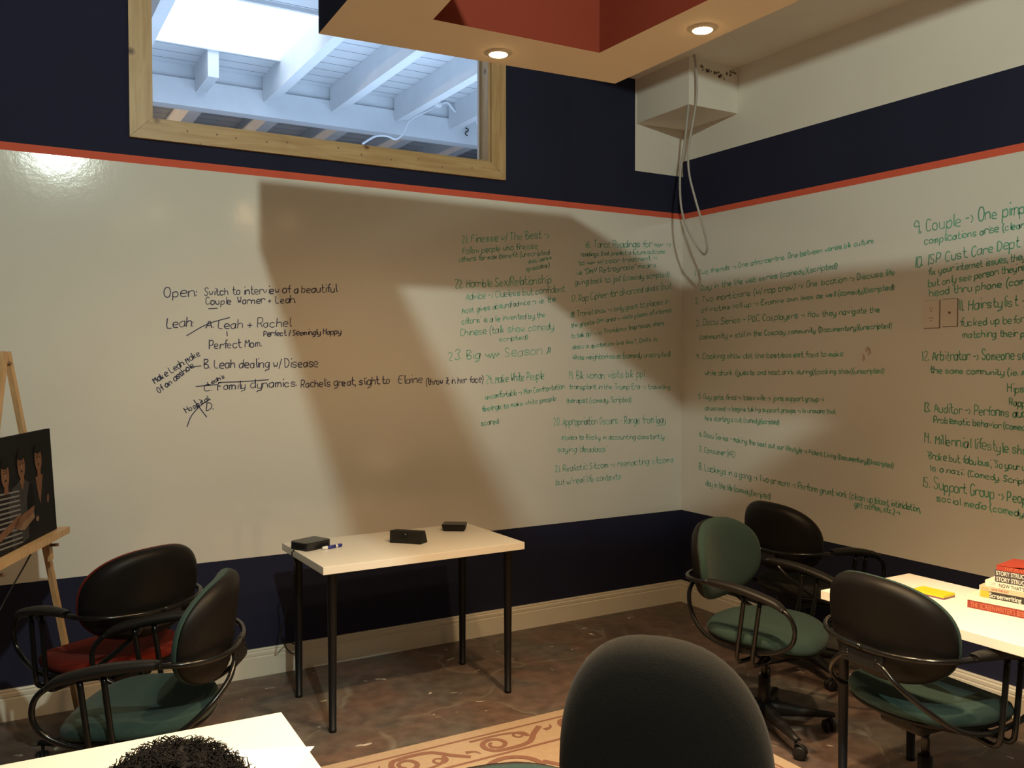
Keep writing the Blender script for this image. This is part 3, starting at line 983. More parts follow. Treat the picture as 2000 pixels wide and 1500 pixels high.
b = MB(); b.poly([face(.34, .50), face(.54, .50), face(.54, .84), face(.34, .84)], MT['screen']); d_ = b.build('display', root)
b = MB()
for k in range(3):
    b.poly([face(.455 + .016 * k, .71, -.0016), face(.464 + .016 * k, .71, -.0016), face(.464 + .016 * k, .79, -.0016), face(.455 + .016 * k, .79, -.0016)], MT['greyprint'])
b.build('display_digit', d_)
# small box at the right
f0, f1 = put(864, 1037.6), put(906, 1038.2)
root = thing('set_top_box', 'small black box with lid at the far right back of the side table', 'box', (f0.x, f0.y, HT), math.atan2((f1 - f0).y, (f1 - f0).x))
Wb = (f1 - f0).length
b = MB()
slab(b, -0.004, -0.004, Wb + 0.006, 0.090, 0.010, 0.0, 0.030, MT['cloth_black'], taper=0.006)
b.build('body', root)
b = MB()
slab(b, -0.005, -0.005, Wb + 0.007, 0.091, 0.010, 0.0302, 0.0345, MT['device'])
b.build('lid', root)

# ------------------------------------------------------------------ papers on the near table
c0 = put(614, 1458, HT + 0.0045)
b = MB()
dx, dy = Vector((-0.92, 0.40, 0)).normalized(), Vector((-0.62, -0.78, 0)).normalized()
pts = [c0, c0 + dx * 0.216, c0 + dx * 0.216 + dy * 0.279, c0 + dy * 0.279]
b.prism([tuple(p) for p in pts[::-1]], (0, 0, 0.0008), MT['paper'])
for p in b.v:
    pass
tag(b.build('paper_sheet'), 'white paper sheet with one corner over the right edge of the near left table', 'paper')

# ------------------------------------------------------------------ books on the right table
P0 = put(1889.4, 1186)
P1 = put(2000, 1208.5)
BD = Vector((P1.x - P0.x, P1.y - P0.y, 0)).normalized()          # spines run this way
BN = Vector((-BD.y, BD.x, 0))                         # from the spine into the book
BA = math.atan2(BD.y, BD.x)
def spine_s(px, z):
    # where the ray through column px meets the spine plane at height z
    lo, hi = -0.5, 0.8
    f = lambda s_: 1000 + FOC * ((P0 + BD * s_ + Vector((0, 0, z - HT)) - CAM).dot(RGT)) / ((P0 + BD * s_ + Vector((0, 0, z - HT)) - CAM).dot(FWD)) - px
    for _ in range(50):
        mid = (lo + hi) / 2
        if f(lo) * f(mid) <= 0:
            hi = mid
        else:
            lo = mid
    return (lo + hi) / 2
def textmesh(name, body, size, m, parent, loc, rot, shear=0.0, xs=1.0, bold=0.0):
    c = bpy.data.curves.new(name, 'FONT')
    c.body = body
    c.size = size
    c.shear = shear
    c.offset = bold
    c.extrude = 0.0002
    o = bpy.data.objects.new(name, c)
    COL.objects.link(o)
    dg = bpy.context.evaluated_depsgraph_get()
    me = bpy.data.meshes.new_from_object(o.evaluated_get(dg))
    bpy.data.objects.remove(o)
    me.materials.clear()
    me.materials.append(m)
    q = bpy.data.objects.new(name, me)
    COL.objects.link(q)
    q.parent = parent
    q.location = loc
    q.rotation_euler = rot
    q.scale = (xs, 1, 1)
    return q
BOOKS = [  # left px, thickness, length, depth, cover, title, title material, size, start, label, xs
    (1889.4, 0.0275, 0.262, 0.205, 'bk_red', "THE SCREENWRITER'S BIBLE", 't_orange', 0.0205, 0.010, 'thick red book with orange capitals at the bottom of the stack', 0.58),
    (1889.0, 0.0200, 0.255, 0.200, 'bk_white', None, None, 0, 0, 'thick book with blank white spine just above the red bottom book', 1),
    (1914.6, 0.0235, 0.235, 0.180, 'bk_black', 'Screenwriting', 't_pale', 0.0185, 0.030, 'black and yellow guide book in the middle of the stack', 0.80),
    (1912.7, 0.0165, 0.230, 0.170, 'bk_cream', 'SAVE THE CAT', 'bk_bright', 0.0080, 0.040, 'slim cream book under the white one with spaced dark capitals', 0.85),
    (1924.0, 0.0215, 0.225, 0.165, 'bk_white', "NOW THAT'S FUNNY", 't_dark', 0.0135, 0.045, 'white book with spaced dark capitals, just under the two grey books', 0.78),
    (1943.5, 0.0220, 0.225, 0.160, 'bk_grey', 'STORY STRUCTURE', 't_pale', 0.0165, 0.004, 'lower of the two matching grey books with pale capitals', 0.68),
    (1943.0, 0.0190, 0.225, 0.160, 'bk_grey', 'STORY STRUCTURE', 't_pale', 0.0165, 0.004, 'upper of the two matching grey books, right under the red top book', 0.68),
    (1946.0, 0.0170, 0.215, 0.150, 'bk_bright', 'THE PLAN', 't_orange', 0.0125, 0.024, 'bright red paperback with a curling cover on top of the stack', 1.0)]
z = HT
for i, (px, th, L_, D_, cov, title, tm, ts, t0, lab, xs) in enumerate(BOOKS):
    s_ = spine_s(px, z + th / 2)
    p = P0 + BD * s_
    root = thing('book', lab, 'book', (p.x, p.y, z + 0.0003), BA, 'books stacked on the right table')
    b = MB()
    cvt = 0.0012
    # cover: spine + two boards
    b.box((0, 0, 0), (L_, D_, cvt), MT[cov])
    b.box((0, 0, cvt), (L_, cvt, th - cvt - 0.0006), MT[cov])
    if i == 7:
        n = 14
        vs, fs = [], []
        for k in range(n + 1):
            t = k / n
            zz = th - cvt - 0.0005 + 0.034 * max(0, t - 0.22) ** 1.15 * (1 + 0.25 * math.sin(t * 9))
            for yy, dz in ((0, 0.0), (D_ * 0.5, 0.006 * math.sin(t * 5)), (D_, 0.010 * t)):
                vs.append((t * L_, yy, zz + (dz if yy else 0)))
        for k in range(n):
            for q in range(2):
                fs.append((k * 3 + q, k * 3 + 3 + q, k * 3 + 4 + q, k * 3 + 1 + q))
        b.add(vs, fs, MT[cov], True)
        b.add([(v[0], v[1], v[2] + cvt) for v in vs], fs, MT[cov], True)
    else:
        b.box((0, 0, th - cvt - 0.0006), (L_, D_, th - 0.0006), MT[cov])
    if cov == 'bk_black':
        for x0, x1 in ((0, 0.030), (0.158, 0.185)):
            b.box((x0, -0.0004, 0.0), (x1, 0.0, th - 0.0006), MT['bk_yellow'])
    b.build('cover', root)
    b = MB()
    b.box((0.002, cvt + 0.0002, cvt + 0.0002), (L_ - 0.002, D_ - 0.003, th - cvt - 0.0010), MT['pages'])
    b.build('page_block', root)
    if title:
        textmesh('spine_title', title, ts * 1.25, MT[tm], root, (t0, -0.0008, th / 2 - ts * 0.44), (PI / 2, 0, 0), shear=0.15 if cov == 'bk_bright' else 0.0, xs=xs, bold=0.0003 if tm == 't_pale' else 0.0)
    if cov == 'bk_cream':
        b = MB()
        b.tube(smooth_path([(0.008, -0.0006, 0.005), (0.013, -0.0006, 0.011), (0.019, -0.0006, 0.007), (0.024, -0.0006, 0.010), (0.03, -0.0006, 0.006)], 4), 0.0012, MT['bk_yellow'], n=5)
        b.build('spine_emblem', root)
    if cov == 'bk_white' and title:
        b = MB()
        for q in range(2):
            b.box((0.016, -0.0007, 0.008 + q * 0.006), (0.034, 0, 0.0092 + q * 0.006), MT['greyprint'])
        b.build('publisher_print', root)
    z += th
# yellow sticky pad on a purple one
c0, c1 = put(1843, 1172), put(1775, 1156)
dirv = (c1 - c0); dirv.z = 0
root = thing('note_pad', 'yellow note pad with purple underside lying near the far end of the right table', 'note pad', (c0.x, c0.y, HT), math.atan2(dirv.y, dirv.x))
b = MB(); b.box((0, -0.074, 0), (0.125, 0, 0.006), MT['pad_purple']); b.build('purple_sheets', root)
b = MB(); b.box((0, -0.074, 0.0062), (0.125, 0, 0.015), MT['pad_yellow']); b.build('yellow_sheets', root)

# ------------------------------------------------------------------ wall plates, cable
for k, (pa, pb) in enumerate((((1805, 588), (1835, 640)), ((1842, 585), (1870, 637)))):
    a, c = on(*pa, 0, 0), on(*pb, 0, 0)
    y1, y0, z1, z0 = a.y, c.y, a.z, c.z
    lab = ('painted duplex outlet plate left of the pair on the right wall', 'painted blank plate with one dark hole, right one of the pair on the right wall')[k]
    root = thing(('outlet_plate', 'switch_plate')[k], lab, ('outlet', 'switch')[k], (0, (y0 + y1) / 2, (z0 + z1) / 2))
    hw, hh = (y1 - y0) / 2, (z1 - z0) / 2
    b = MB(); b.box((-0.006, -hw, -hh), (0, hw, hh), MT['plate'], bev=0.002); b.build('plate', root)
    b = MB()
    if k == 0:
        for zz in (-0.024, 0.024):
            for yy, h in ((-0.006, 0.004), (0.006, 0.004)):
                b.box((-0.0068, yy - 0.0012, zz - h + 0.006), (-0.0055, yy + 0.0012, zz + h + 0.006), MT['plate_edge'])
            b.cyl((-0.0068, 0, zz - 0.008), (-0.0055, 0, zz - 0.008), 0.003, MT['plate_edge'], n=10)
        b.build('socket_hole', root)
    else:
        b.cyl((-0.0075, 0, 0), (-0.0055, 0, 0), 0.006, MT['plate_edge'], n=14)
        b.build('toggle_hole', root)
    b = MB()  # thin dark strips along the plate's edges
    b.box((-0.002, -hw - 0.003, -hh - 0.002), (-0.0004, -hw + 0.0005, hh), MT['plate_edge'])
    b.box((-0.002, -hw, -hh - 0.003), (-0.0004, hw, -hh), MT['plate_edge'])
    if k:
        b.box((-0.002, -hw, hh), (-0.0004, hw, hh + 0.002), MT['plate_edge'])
    b.build('edge_line', root)
def cab(px, py, D=5.25):
    return at(px, py, D)
pts = [cab(1354, 96, 5.22), cab(1353, 104), cab(1349, 150), cab(1345, 200), cab(1341, 245), cab(1336, 285), cab(1330, 325), cab(1328, 360), cab(1330, 400), cab(1338, 435), cab(1351, 464), cab(1367, 489, 5.24), cab(1376, 497, 5.22), cab(1381, 486, 5.2), cab(1378, 462, 5.18), cab(1368, 424, 5.15), cab(1357, 385, 5.15), cab(1347, 345, 5.15), cab(1344, 310, 5.15), cab(1347, 275, 5.15), cab(1354, 235, 5.15), cab(1360, 195, 5.15), cab(1361, 160, 5.15), cab(1358, 120, 5.18), cab(1356, 96, 5.2)]
for p in (pts[0], pts[-1]):
    p.z = 3.385
b = MB()
b.tube(smooth_path(pts, 4), 0.0065, MT['cable'], n=8)
tag(b.build('hanging_cable'), 'grey cable hanging in a long loop in front of the room corner', 'cable')

# ------------------------------------------------------------------ rug
b = MB()
RX0, RX1, RY0, RY1 = -4.6, -1.22, -4.6, -1.152
b.box((RX0, RY0, 0.0), (RX1, RY1, 0.003), MT['rug'], bev=0.001)
RZ = [0.0036]
def rugline(pts, w, k=5, sm=True):
    RZ[0] += 0.00002
    z = RZ[0]
    P = smooth_path([(x, y, z) for x, y in pts], k) if sm else [Vector((x, y, z)) for x, y in pts]
    n = len(P)
    vs, fs = [], []
    for i, p in enumerate(P):
        t = (P[min(i + 1, n - 1)] - P[max(i - 1, 0)]).normalized()
        nn = Vector((-t.y, t.x, 0))
        ww = w(i / (n - 1)) if callable(w) else w
        p = p + Vector((0, 0, 0.000008 * i))
        vs += [p + nn * ww / 2, p - nn * ww / 2]
    for i in range(n - 1):
        fs.append((2 * i + 1, 2 * i + 3, 2 * i + 2, 2 * i)[::-1])
    b.add(vs, fs, MT['rug_line'])
def ribbon_border(y_or_x, horiz):
    pass
for inset, w in ((0.066, 0.013), (0.262, 0.016)):
    x0, x1, y0, y1 = RX0 + inset, RX1 - inset, RY0 + inset, RY1 - inset
    for p, q in (((x0, y1), (x1, y1)), ((x1, y1), (x1, y0)), ((x1, y0), (x0, y0)), ((x0, y0), (x0, y1))):
        rugline([p, q], w, sm=False)
def spiral(c, r0, a0, turns, sgn, n=22):
    out = []
    for i in range(n + 1):
        t = i / n
        r = r0 * (1 - 0.66 * t)
        a = a0 + sgn * 2 * PI * turns * t
        out.append((c[0] + r * math.cos(a), c[1] + r * math.sin(a)))
    return out
def scroll_band(x0, x1, yc, amp, T):
    """running S-scrolls between the two lines"""
    per = 0.40
    n = int((x1 - x0) / per)
    for i in range(n):
        cx = x0 + per * (i + 0.5)
        up = 1 if i % 2 == 0 else -1
        sp = spiral((cx - 0.055, yc + up * 0.006), 0.064, PI * (0.5 if up > 0 else -0.5), 1.45, up)
        stem = [(cx + 0.20, yc - up * amp * 0.85), (cx + 0.14, yc - up * amp * 0.1), (cx + 0.08, yc + up * amp * 0.8), (cx - 0.0, yc + up * amp * 1.0)] + sp[1:]
        rugline([T(*q) for q in stem], lambda t: 0.030 * (1 - t) ** 0.5 * 0.55 + 0.010, 3)
        sp2 = spiral((cx + 0.075, yc - up * 0.022), 0.036, PI * (0.2 if up > 0 else -0.2), 1.05, -up, 16)
        rugline([T(*q) for q in [(cx - 0.14, yc - up * amp * 0.95), (cx - 0.02, yc - up * amp * 0.98), (cx + 0.07, yc - up * amp * 0.75)] + sp2], lambda t: 0.016 - 0.006 * t, 3)
        rugline([T(*q) for q in [(cx - 0.20, yc + up * amp * 0.2), (cx - 0.165, yc + up * amp * 0.35), (cx - 0.15, yc + up * amp * 0.75)]], lambda t: 0.020 * (1 - t) + 0.004, 4)
bc = 0.066 + (0.262 - 0.066) / 2
scroll_band(RX0 + 0.3, RX1 - 0.27, RY1 - bc, 0.070, lambda x, y: (x, y))
scroll_band(RY0 + 0.3, RY1 - 0.27, 0.0, 0.070, lambda x, y: (RX1 - bc - y, x))
for cx in [RX0 + 0.55 + 0.62 * k for k in range(5)]:
    rugline(spiral((cx, RY1 - 0.42), 0.13, PI * 0.9, 1.5, -1, 30), 0.028, 3)
    rugline([(cx + 0.12, RY1 - 0.40), (cx + 0.24, RY1 - 0.55), (cx + 0.42, RY1 - 0.62)], 0.026, 5)
for cy in [RY0 + 0.6 + 0.62 * k for k in range(4)]:
    rugline(spiral((RX1 - 0.42, cy), 0.13, 0.4, 1.5, 1, 30), 0.028, 3)
tag(b.build('rug'), 'tan rug with rust-brown scrollwork border on the concrete floor', 'rug')

# ------------------------------------------------------------------ easel with the canvas print
ED = Vector((0.383, 0.924, 0)).normalized()           # along the canvas, away from the viewer
EN = Vector((0.924, -0.383, 0)).normalized()          # the way it faces
BR = Vector((-3.732, -0.52, 0.928))                   # lower right corner of the canvas
UPB = (Vector((0, 0, 1)) - EN * 0.055).normalized()
Lc, Hc = 0.62, 0.405
def cv(u, v, off=0.0):
    """u from the right edge leftwards in metres, v up, off towards the room"""
    return BR - ED * u + UPB * v + UPB.cross(ED).normalized() * (-off) * (1 if UPB.cross(ED).dot(EN) < 0 else -1)
root = thing('canvas_print', 'dark group portrait print leaning on the wooden easel at the left edge', 'picture', (0, 0, 0))
b = MB()
b.prism([cv(0, 0), cv(0, Hc), cv(Lc, Hc), cv(Lc, 0)], cv(0, 0, -0.018) - cv(0, 0), MT['print_bg'])
b.build('canvas', root)
def blob(b, u, v, ru, rv, m, off, n=22, rot=0.0):
    pts = []
    for i in range(n):
        a = 2 * PI * i / n
        x, y = ru * math.cos(a), rv * math.sin(a)
        pts.append(cv(u + x * math.cos(rot) - y * math.sin(rot), v + x * math.sin(rot) + y * math.cos(rot), off))
    b.poly(pts[::-1], MT[m])
def poly2(b, pts, m, off):
    b.poly([cv(U0 + (u - U0) * 1.28, v, off) for u, v in pts], MT[m])
def sitter(b, u, kind):
    global U0
    U0 = u
    o = 0.0008
    if kind == 'vneck':
        poly2(b, [(u - 0.095, 0.0), (u + 0.10, 0.0), (u + 0.10, 0.16), (u + 0.075, 0.215), (u + 0.02, 0.235), (u - 0.02, 0.235), (u - 0.075, 0.215), (u - 0.095, 0.15)], 'print_dark', o)
        poly2(b, [(u + 0.028, 0.232), (u - 0.028, 0.236), (u - 0.012, 0.18), (u + 0.004, 0.125), (u + 0.018, 0.18)], 'print_skin', o * 2)
        blob(b, u + 0.045, 0.075, 0.014, 0.010, 'print_skin2', o * 3)
        blob(b, u - 0.070, 0.135, 0.010, 0.018, 'print_skin', o * 3, rot=0.3)
        hv = 0.300
    elif kind == 'shirt':
        poly2(b, [(u - 0.085, 0.03), (u + 0.085, 0.0), (u + 0.10, 0.16), (u + 0.07, 0.215), (u + 0.02, 0.235), (u - 0.02, 0.235), (u - 0.075, 0.21), (u - 0.09, 0.15)], 'print_grey', o)
        poly2(b, [(u + 0.018, 0.24), (u - 0.018, 0.24), (u, 0.20)], 'print_skin', o * 2)
        poly2(b, [(u - 0.075, 0.13), (u - 0.065, 0.10), (u + 0.055, 0.065), (u + 0.075, 0.085), (u + 0.05, 0.105)], 'print_skin', o * 3)
        poly2(b, [(u - 0.07, 0.085), (u + 0.01, 0.055), (u + 0.04, 0.06), (u + 0.02, 0.08), (u - 0.065, 0.105)], 'print_skin2', o * 4)
        hv = 0.292
    else:
        poly2(b, [(u - 0.085, 0.0), (u + 0.085, 0.0), (u + 0.10, 0.16), (u + 0.07, 0.215), (u - 0.02, 0.235), (u - 0.075, 0.21), (u - 0.09, 0.15)], 'print_dark', o)
        for k in range(12):
            v0 = 0.012 + k * 0.017
            poly2(b, [(u - 0.085, v0), (u + 0.085, v0 + 0.012), (u + 0.085, v0 + 0.018), (u - 0.085, v0 + 0.006)], 'print_stripe', o * 2)
        poly2(b, [(u - 0.08, 0.12), (u - 0.07, 0.085), (u + 0.06, 0.05), (u + 0.07, 0.075)], 'print_skin', o * 3)
        hv = 0.275
    poly2(b, [(u - 0.013, hv - 0.07), (u - 0.013, hv - 0.02), (u + 0.013, hv - 0.02), (u + 0.013, hv - 0.07)], 'print_skin', o * 3)
    blob(b, u, hv + 0.012, 0.040, 0.052, 'print_hair', o * 3.5)
    blob(b, u + 0.003, hv - 0.002, 0.033, 0.047, 'print_skin', o * 4.5)
    blob(b, u + 0.003, hv + 0.036, 0.032, 0.017, 'print_hair', o * 5.2)
    for s_ in (-1, 1):
        blob(b, u + 0.003 + s_ * 0.010, hv + 0.006, 0.005, 0.0028, 'print_hair', o * 5.5, 10)
        blob(b, u + 0.003 + s_ * 0.010, hv + 0.014, 0.007, 0.0016, 'print_hair', o * 5.5, 10)
    blob(b, u + 0.003, hv - 0.006, 0.004, 0.008, 'print_skin2', o * 5.5, 10)
    blob(b, u + 0.003, hv - 0.021, 0.009, 0.0032, 'print_dark', o * 5.5, 10)
for u, kind in ((0.145, 'vneck'), (0.305, 'shirt'), (0.445, 'stripe')):
    b = MB()
    sitter(b, u, kind)
    b.build('printed_figure', root)
# easel
root = thing('easel', 'light wooden tripod easel standing by the back wall at the left edge', 'easel', (0, 0, 0))
AP = Vector((-3.902, -0.54, 1.625))
def stick(b, a, c, w, d, m=None):
    a, c = Vector(a), Vector(c)
    t = (c - a).normalized()
    s1 = EN - t * EN.dot(t); s1.normalize()
    s2 = t.cross(s1)
    vs = []
    for p in (a, c):
        for q, r in ((-1, -1), (1, -1), (1, 1), (-1, 1)):
            vs.append(p + s2 * q * w / 2 + s1 * r * d / 2)
    b.add(vs, [(0, 3, 2, 1), (4, 5, 6, 7), (0, 1, 5, 4), (1, 2, 6, 5), (2, 3, 7, 6), (3, 0, 4, 7)], m or MT['easel'])
back = -EN * 0.05
FR = Vector((-3.632, -0.24, 0.0)); FL = Vector((-4.09, -1.02, 0.0)); FB = Vector((-4.42, -0.21, 0.0))
b = MB(); stick(b, AP + Vector((0, 0, 0.012)) + ED * 0.012, FR, 0.028, 0.020); lr = b.build('front_leg', root)
b = MB(); stick(b, AP + Vector((0, 0, 0.012)) - ED * 0.012, FL, 0.028, 0.020); b.build('front_leg', root)
b = MB(); stick(b, AP - EN * 0.024 - Vector((0, 0, 0.02)), FB, 0.026, 0.018); b.build('rear_leg', root)
b = MB(); b.cyl(AP + EN * 0.02 - Vector((0, 0, 0.03)), AP - EN * 0.045 - Vector((0, 0, 0.03)), 0.005, MT['plate_edge'], n=8); b.build('pivot_bolt', root)
b = MB()
c0, c1 = cv(-0.045, -0.014, 0.006), cv(Lc + 0.02, -0.014, 0.006)
stick(b, c0, c1, 0.026, 0.055)
b.build('canvas_ledge', root)
for u in (0.06, Lc - 0.06):
    b = MB()
    q = cv(u, -0.05, -0.03)
    stick(b, cv(u - 0.02, -0.03, -0.022), cv(u - 0.035, -0.12, -0.022), 0.03, 0.012)
    b.cyl(cv(u - 0.03, -0.06, -0.02), cv(u - 0.03, -0.06, 0.012), 0.006, MT['plate_edge'], n=8)
    b.build('ledge_clamp', root)
b = MB()
b.tube(smooth_path([cv(0.24, -0.03, 0.0), cv(0.30, -0.09, -0.02), cv(0.38, -0.14, -0.03), cv(0.47, -0.20, -0.04)], 5), 0.003, MT['black'], n=6)
b.build('safety_cord', root)

# ------------------------------------------------------------------ person seated at the near table
HTOP = at(334, 1468, 1.0)
hx, hy, hz = HTOP.x, HTOP.y, HTOP.z
root = thing('person', 'person with dark curly hair seated at the near left table, only the hair top showing', 'person', (hx, hy, 0.004))
hc = Vector((0, 0.0, hz - 0.125))                     # head centre, local
def skin_body(name, pts, edges, m, parent, levels=2):
    me = bpy.data.meshes.new(name)
    me.from_pydata([p for p, r in pts], edges, [])
    o = bpy.data.objects.new(name, me)
    COL.objects.link(o)
    o.modifiers.new('skin', 'SKIN')
    sv = me.skin_vertices[0].data
    for i, (p, r) in enumerate(pts):
        sv[i].radius = r if isinstance(r, tuple) else (r, r)
        sv[i].use_root = (i == 0)
    s_ = o.modifiers.new('sub', 'SUBSURF')
    s_.levels = s_.render_levels = levels
    bpy.context.view_layer.update()
    dg = bpy.context.evaluated_depsgraph_get()
    me2 = bpy.data.meshes.new_from_object(o.evaluated_get(dg))
    me2.name = name
    bpy.data.objects.remove(o)
    me2.materials.clear()
    me2.materials.append(m)
    for p in me2.polygons:
        p.use_smooth = True
    q = bpy.data.objects.new(name, me2)
    COL.objects.link(q)
    if parent:
        q.parent = parent
    return q
nz = hz - 0.24
pv = Vector((0, -0.13, 0.595))
P_ = [(pv, (0.15, 0.11)), ((0, -0.115, 0.70), (0.13, 0.10)), ((0, -0.075, 0.83), (0.155, 0.105)), ((0, -0.045, nz - 0.03), (0.10, 0.075)), ((0, -0.015, nz + 0.03), 0.052), (tuple(hc + Vector((0, 0, -0.05))), 0.068), (tuple(hc + Vector((0, 0.0, 0.03))), (0.076, 0.088)), (tuple(hc + Vector((0, -0.005, 0.075))), (0.055, 0.066))]
E_ = [(i, i + 1) for i in range(7)]
for sx in (-1, 1):
    k = len(P_)
    P_ += [((sx * 0.17, -0.045, nz - 0.06), 0.055), ((sx * 0.225, 0.02, nz - 0.22), 0.043), ((sx * 0.235, 0.09, 0.755), 0.038), ((sx * 0.16, 0.29, 0.775), 0.028), ((sx * 0.12, 0.36, 0.772), (0.030, 0.016))]
    E_ += [(3, k), (k, k + 1), (k + 1, k + 2), (k + 2, k + 3), (k + 3, k + 4)]
    for q, (fx, fy, l) in enumerate(((-0.022, 0.07, 1.0), (-0.007, 0.08, 1.05), (0.008, 0.076, 1.0), (0.023, 0.062, 0.85))):
        m_ = len(P_)
        bx, by = sx * 0.12 + fx, 0.375
        P_ += [((bx, by + 0.02, 0.772), 0.0095), ((bx + fx * 0.2, by + 0.05 * l, 0.768), 0.0088), ((bx + fx * 0.3, by + 0.085 * l, 0.752), 0.0075)]
        E_ += [(k + 4, m_), (m_, m_ + 1), (m_ + 1, m_ + 2)]
    m_ = len(P_)
    P_ += [((sx * 0.09, 0.345, 0.768), 0.011), ((sx * 0.065, 0.375, 0.760), 0.0095), ((sx * 0.055, 0.405, 0.752), 0.008)]
    E_ += [(k + 3, m_), (m_, m_ + 1), (m_ + 1, m_ + 2)]
    k = len(P_)
    P_ += [((sx * 0.10, -0.06, 0.545), 0.085), ((sx * 0.13, 0.32, 0.56), 0.062), ((sx * 0.13, 0.30, 0.28), 0.050), ((sx * 0.13, 0.28, 0.08), 0.036), ((sx * 0.135, 0.38, 0.035), (0.040, 0.028))]
    E_ += [(0, k), (k, k + 1), (k + 1, k + 2), (k + 2, k + 3), (k + 3, k + 4)]
skin_body('body', P_, E_, MT['skin'], root)
# face details
b = MB()
fy = 0.083
b.tube([hc + Vector((0, fy - 0.01, 0.012)), hc + Vector((0, fy + 0.010, -0.012)), hc + Vector((0, fy + 0.016, -0.022)), hc + Vector((0, fy, -0.030))], [0.006, 0.010, 0.013, 0.007], MT['skin'], n=10)
b.build('nose', root)
for sx in (-1, 1):
    b = MB(); b.ellipsoid(hc + Vector((sx * 0.031, fy - 0.012, 0.010)), (0.012, 0.009, 0.009), MT['white_pl'], 12, 8)
    b.ellipsoid(hc + Vector((sx * 0.031, fy - 0.005, 0.010)), (0.005, 0.004, 0.005), MT['hair'], 10, 6)
    b.build('eye', root)
    b = MB(); b.ellipsoid(hc + Vector((sx * 0.080, -0.008, -0.005)), (0.009, 0.018, 0.030), MT['skin'], 12, 8); b.build('ear', root)
b = MB(); b.ellipsoid(hc + Vector((0, fy - 0.010, -0.055)), (0.024, 0.010, 0.008), MT['cloud_red'], 14, 8); b.build('mouth', root)
# clothing
shirt = [(Vector((0, -0.13, 0.50)), (0.165, 0.125)), ((0, -0.115, 0.70), (0.148, 0.118)), ((0, -0.075, 0.83), (0.172, 0.122)), ((0, -0.045, nz - 0.04), (0.115, 0.088))]
se = [(0, 1), (1, 2), (2, 3)]
for sx in (-1, 1):
    k = len(shirt)
    shirt += [((sx * 0.172, -0.045, nz - 0.06), 0.066), ((sx * 0.225, 0.02, nz - 0.22), 0.056), ((sx * 0.235, 0.08, 0.762), 0.048)]
    se += [(3, k), (k, k + 1), (k + 1, k + 2)]
skin_body('shirt', shirt, se, MT['shirt'], root)
tr = [(Vector((0, -0.13, 0.545)), (0.16, 0.10))]
te = []
for sx in (-1, 1):
    k = len(tr)
    tr += [((sx * 0.10, -0.06, 0.548), 0.093), ((sx * 0.13, 0.33, 0.562), 0.072), ((sx * 0.13, 0.30, 0.28), 0.060), ((sx * 0.13, 0.28, 0.09), 0.052)]
    te += [(0, k), (k, k + 1), (k + 1, k + 2), (k + 2, k + 3)]
skin_body('trousers', tr, te, MT['jeans'], root)
for sx in (-1, 1):
    b = MB(); b.ellipsoid((sx * 0.135, 0.335, 0.040), (0.045, 0.125, 0.040), MT['black'], 16, 10); b.build('shoe', root)
# hair: a soft cap of many springy curls
b = MB()
def hairbump(p, d):
    if d.z < -0.35 or (d.y > 0.55 and d.z < 0.35):
        return p * 0.80
    q = noise.noise(Vector(d) * 5.0) * 0.010 + noise.noise(Vector(d) * 13.0) * 0.007
    return p * (1 + q / 0.1)
b.ellipsoid(hc + Vector((0, -0.012, 0.035)), (0.094, 0.104, 0.086), MT['hair'], 60, 40, fn=hairbump)
for k in range(2200):
    while True:
        d = Vector((rnd.gauss(0, 1), rnd.gauss(0, 1), rnd.gauss(0.5, 1))).normalized()
        if d.z > -0.3 and not (d.y > 0.6 and d.z < 0.45):
            break
    base = hc + Vector((0, -0.012, 0.035)) + Vector((d.x * 0.090, d.y * 0.100, d.z * 0.082))
    t1 = d.orthogonal().normalized()
    t2 = d.cross(t1)
    r = 0.003 + 0.004 * rnd.random()
    ln = 0.005 + 0.013 * rnd.random()
    ph = rnd.random() * 6.28
    path = []
    for i in range(9):
        t = i / 8
        a = ph + t * 2.2 * PI
        path.append(base + d * (ln * t) + (t1 * math.cos(a) + t2 * math.sin(a)) * r * (0.5 + 0.5 * t))
    b.tube(path, [0.0010 * (1 - 0.5 * i / 8) for i in range(9)], MT['hair'], n=4)
b.build('hair', root)

# ------------------------------------------------------------------ handwriting on the walls
GL = dict(a="4727060413334547|4743", b="0A03|0627374644331304", c="4637170604133344", d="4727060413334547|4A43", e="05454637170604133343", f="4A3A2923|0747", g="4727060413334547|4742311100",
 h="0A03|0627374643", i="1713|1A19", j="27213010|2A29", k="0A03|3704|1533", l="1A1423", m="0703|0617272623|2637475653", n="0703|0627374643", o="170604133344463717", p="0700|0627374644331304", q="4727060413334547|4740",
 r="0703|06173746", s="46371706153544331304", t="1A142343|0737", u="0704133344|4743", v="072347", w="0713253347", x="0743|4703", y="0704133344|4742311100", z="07470343",
 A="032A43|1535", B="0A03334445363606|0A3A493806", C="493A1A0805133344", D="0A03|0A2A48452303", E="4A0A0343|0737", F="4A0A03|0737", G="493A1A08051333454626", H="0A03|4A43|0747", I="1A13", J="3A34231304", K="0A03|4A06|1743",
 L="0A0343", M="030A254A43", N="030A434A", O="1A0805133345483A1A", P="0A03|0A3A49483606", Q="1A0805133345483A1A|2543", R="0A03|0A3A49483606|2643", S="493A1A0917364533130404", T="0A4A|2A23", U="0A051333454A", V="0A234A", W="0A1327334A", X="0A43|4A03", Y="0A274A|2723", Z="0A4A0343")
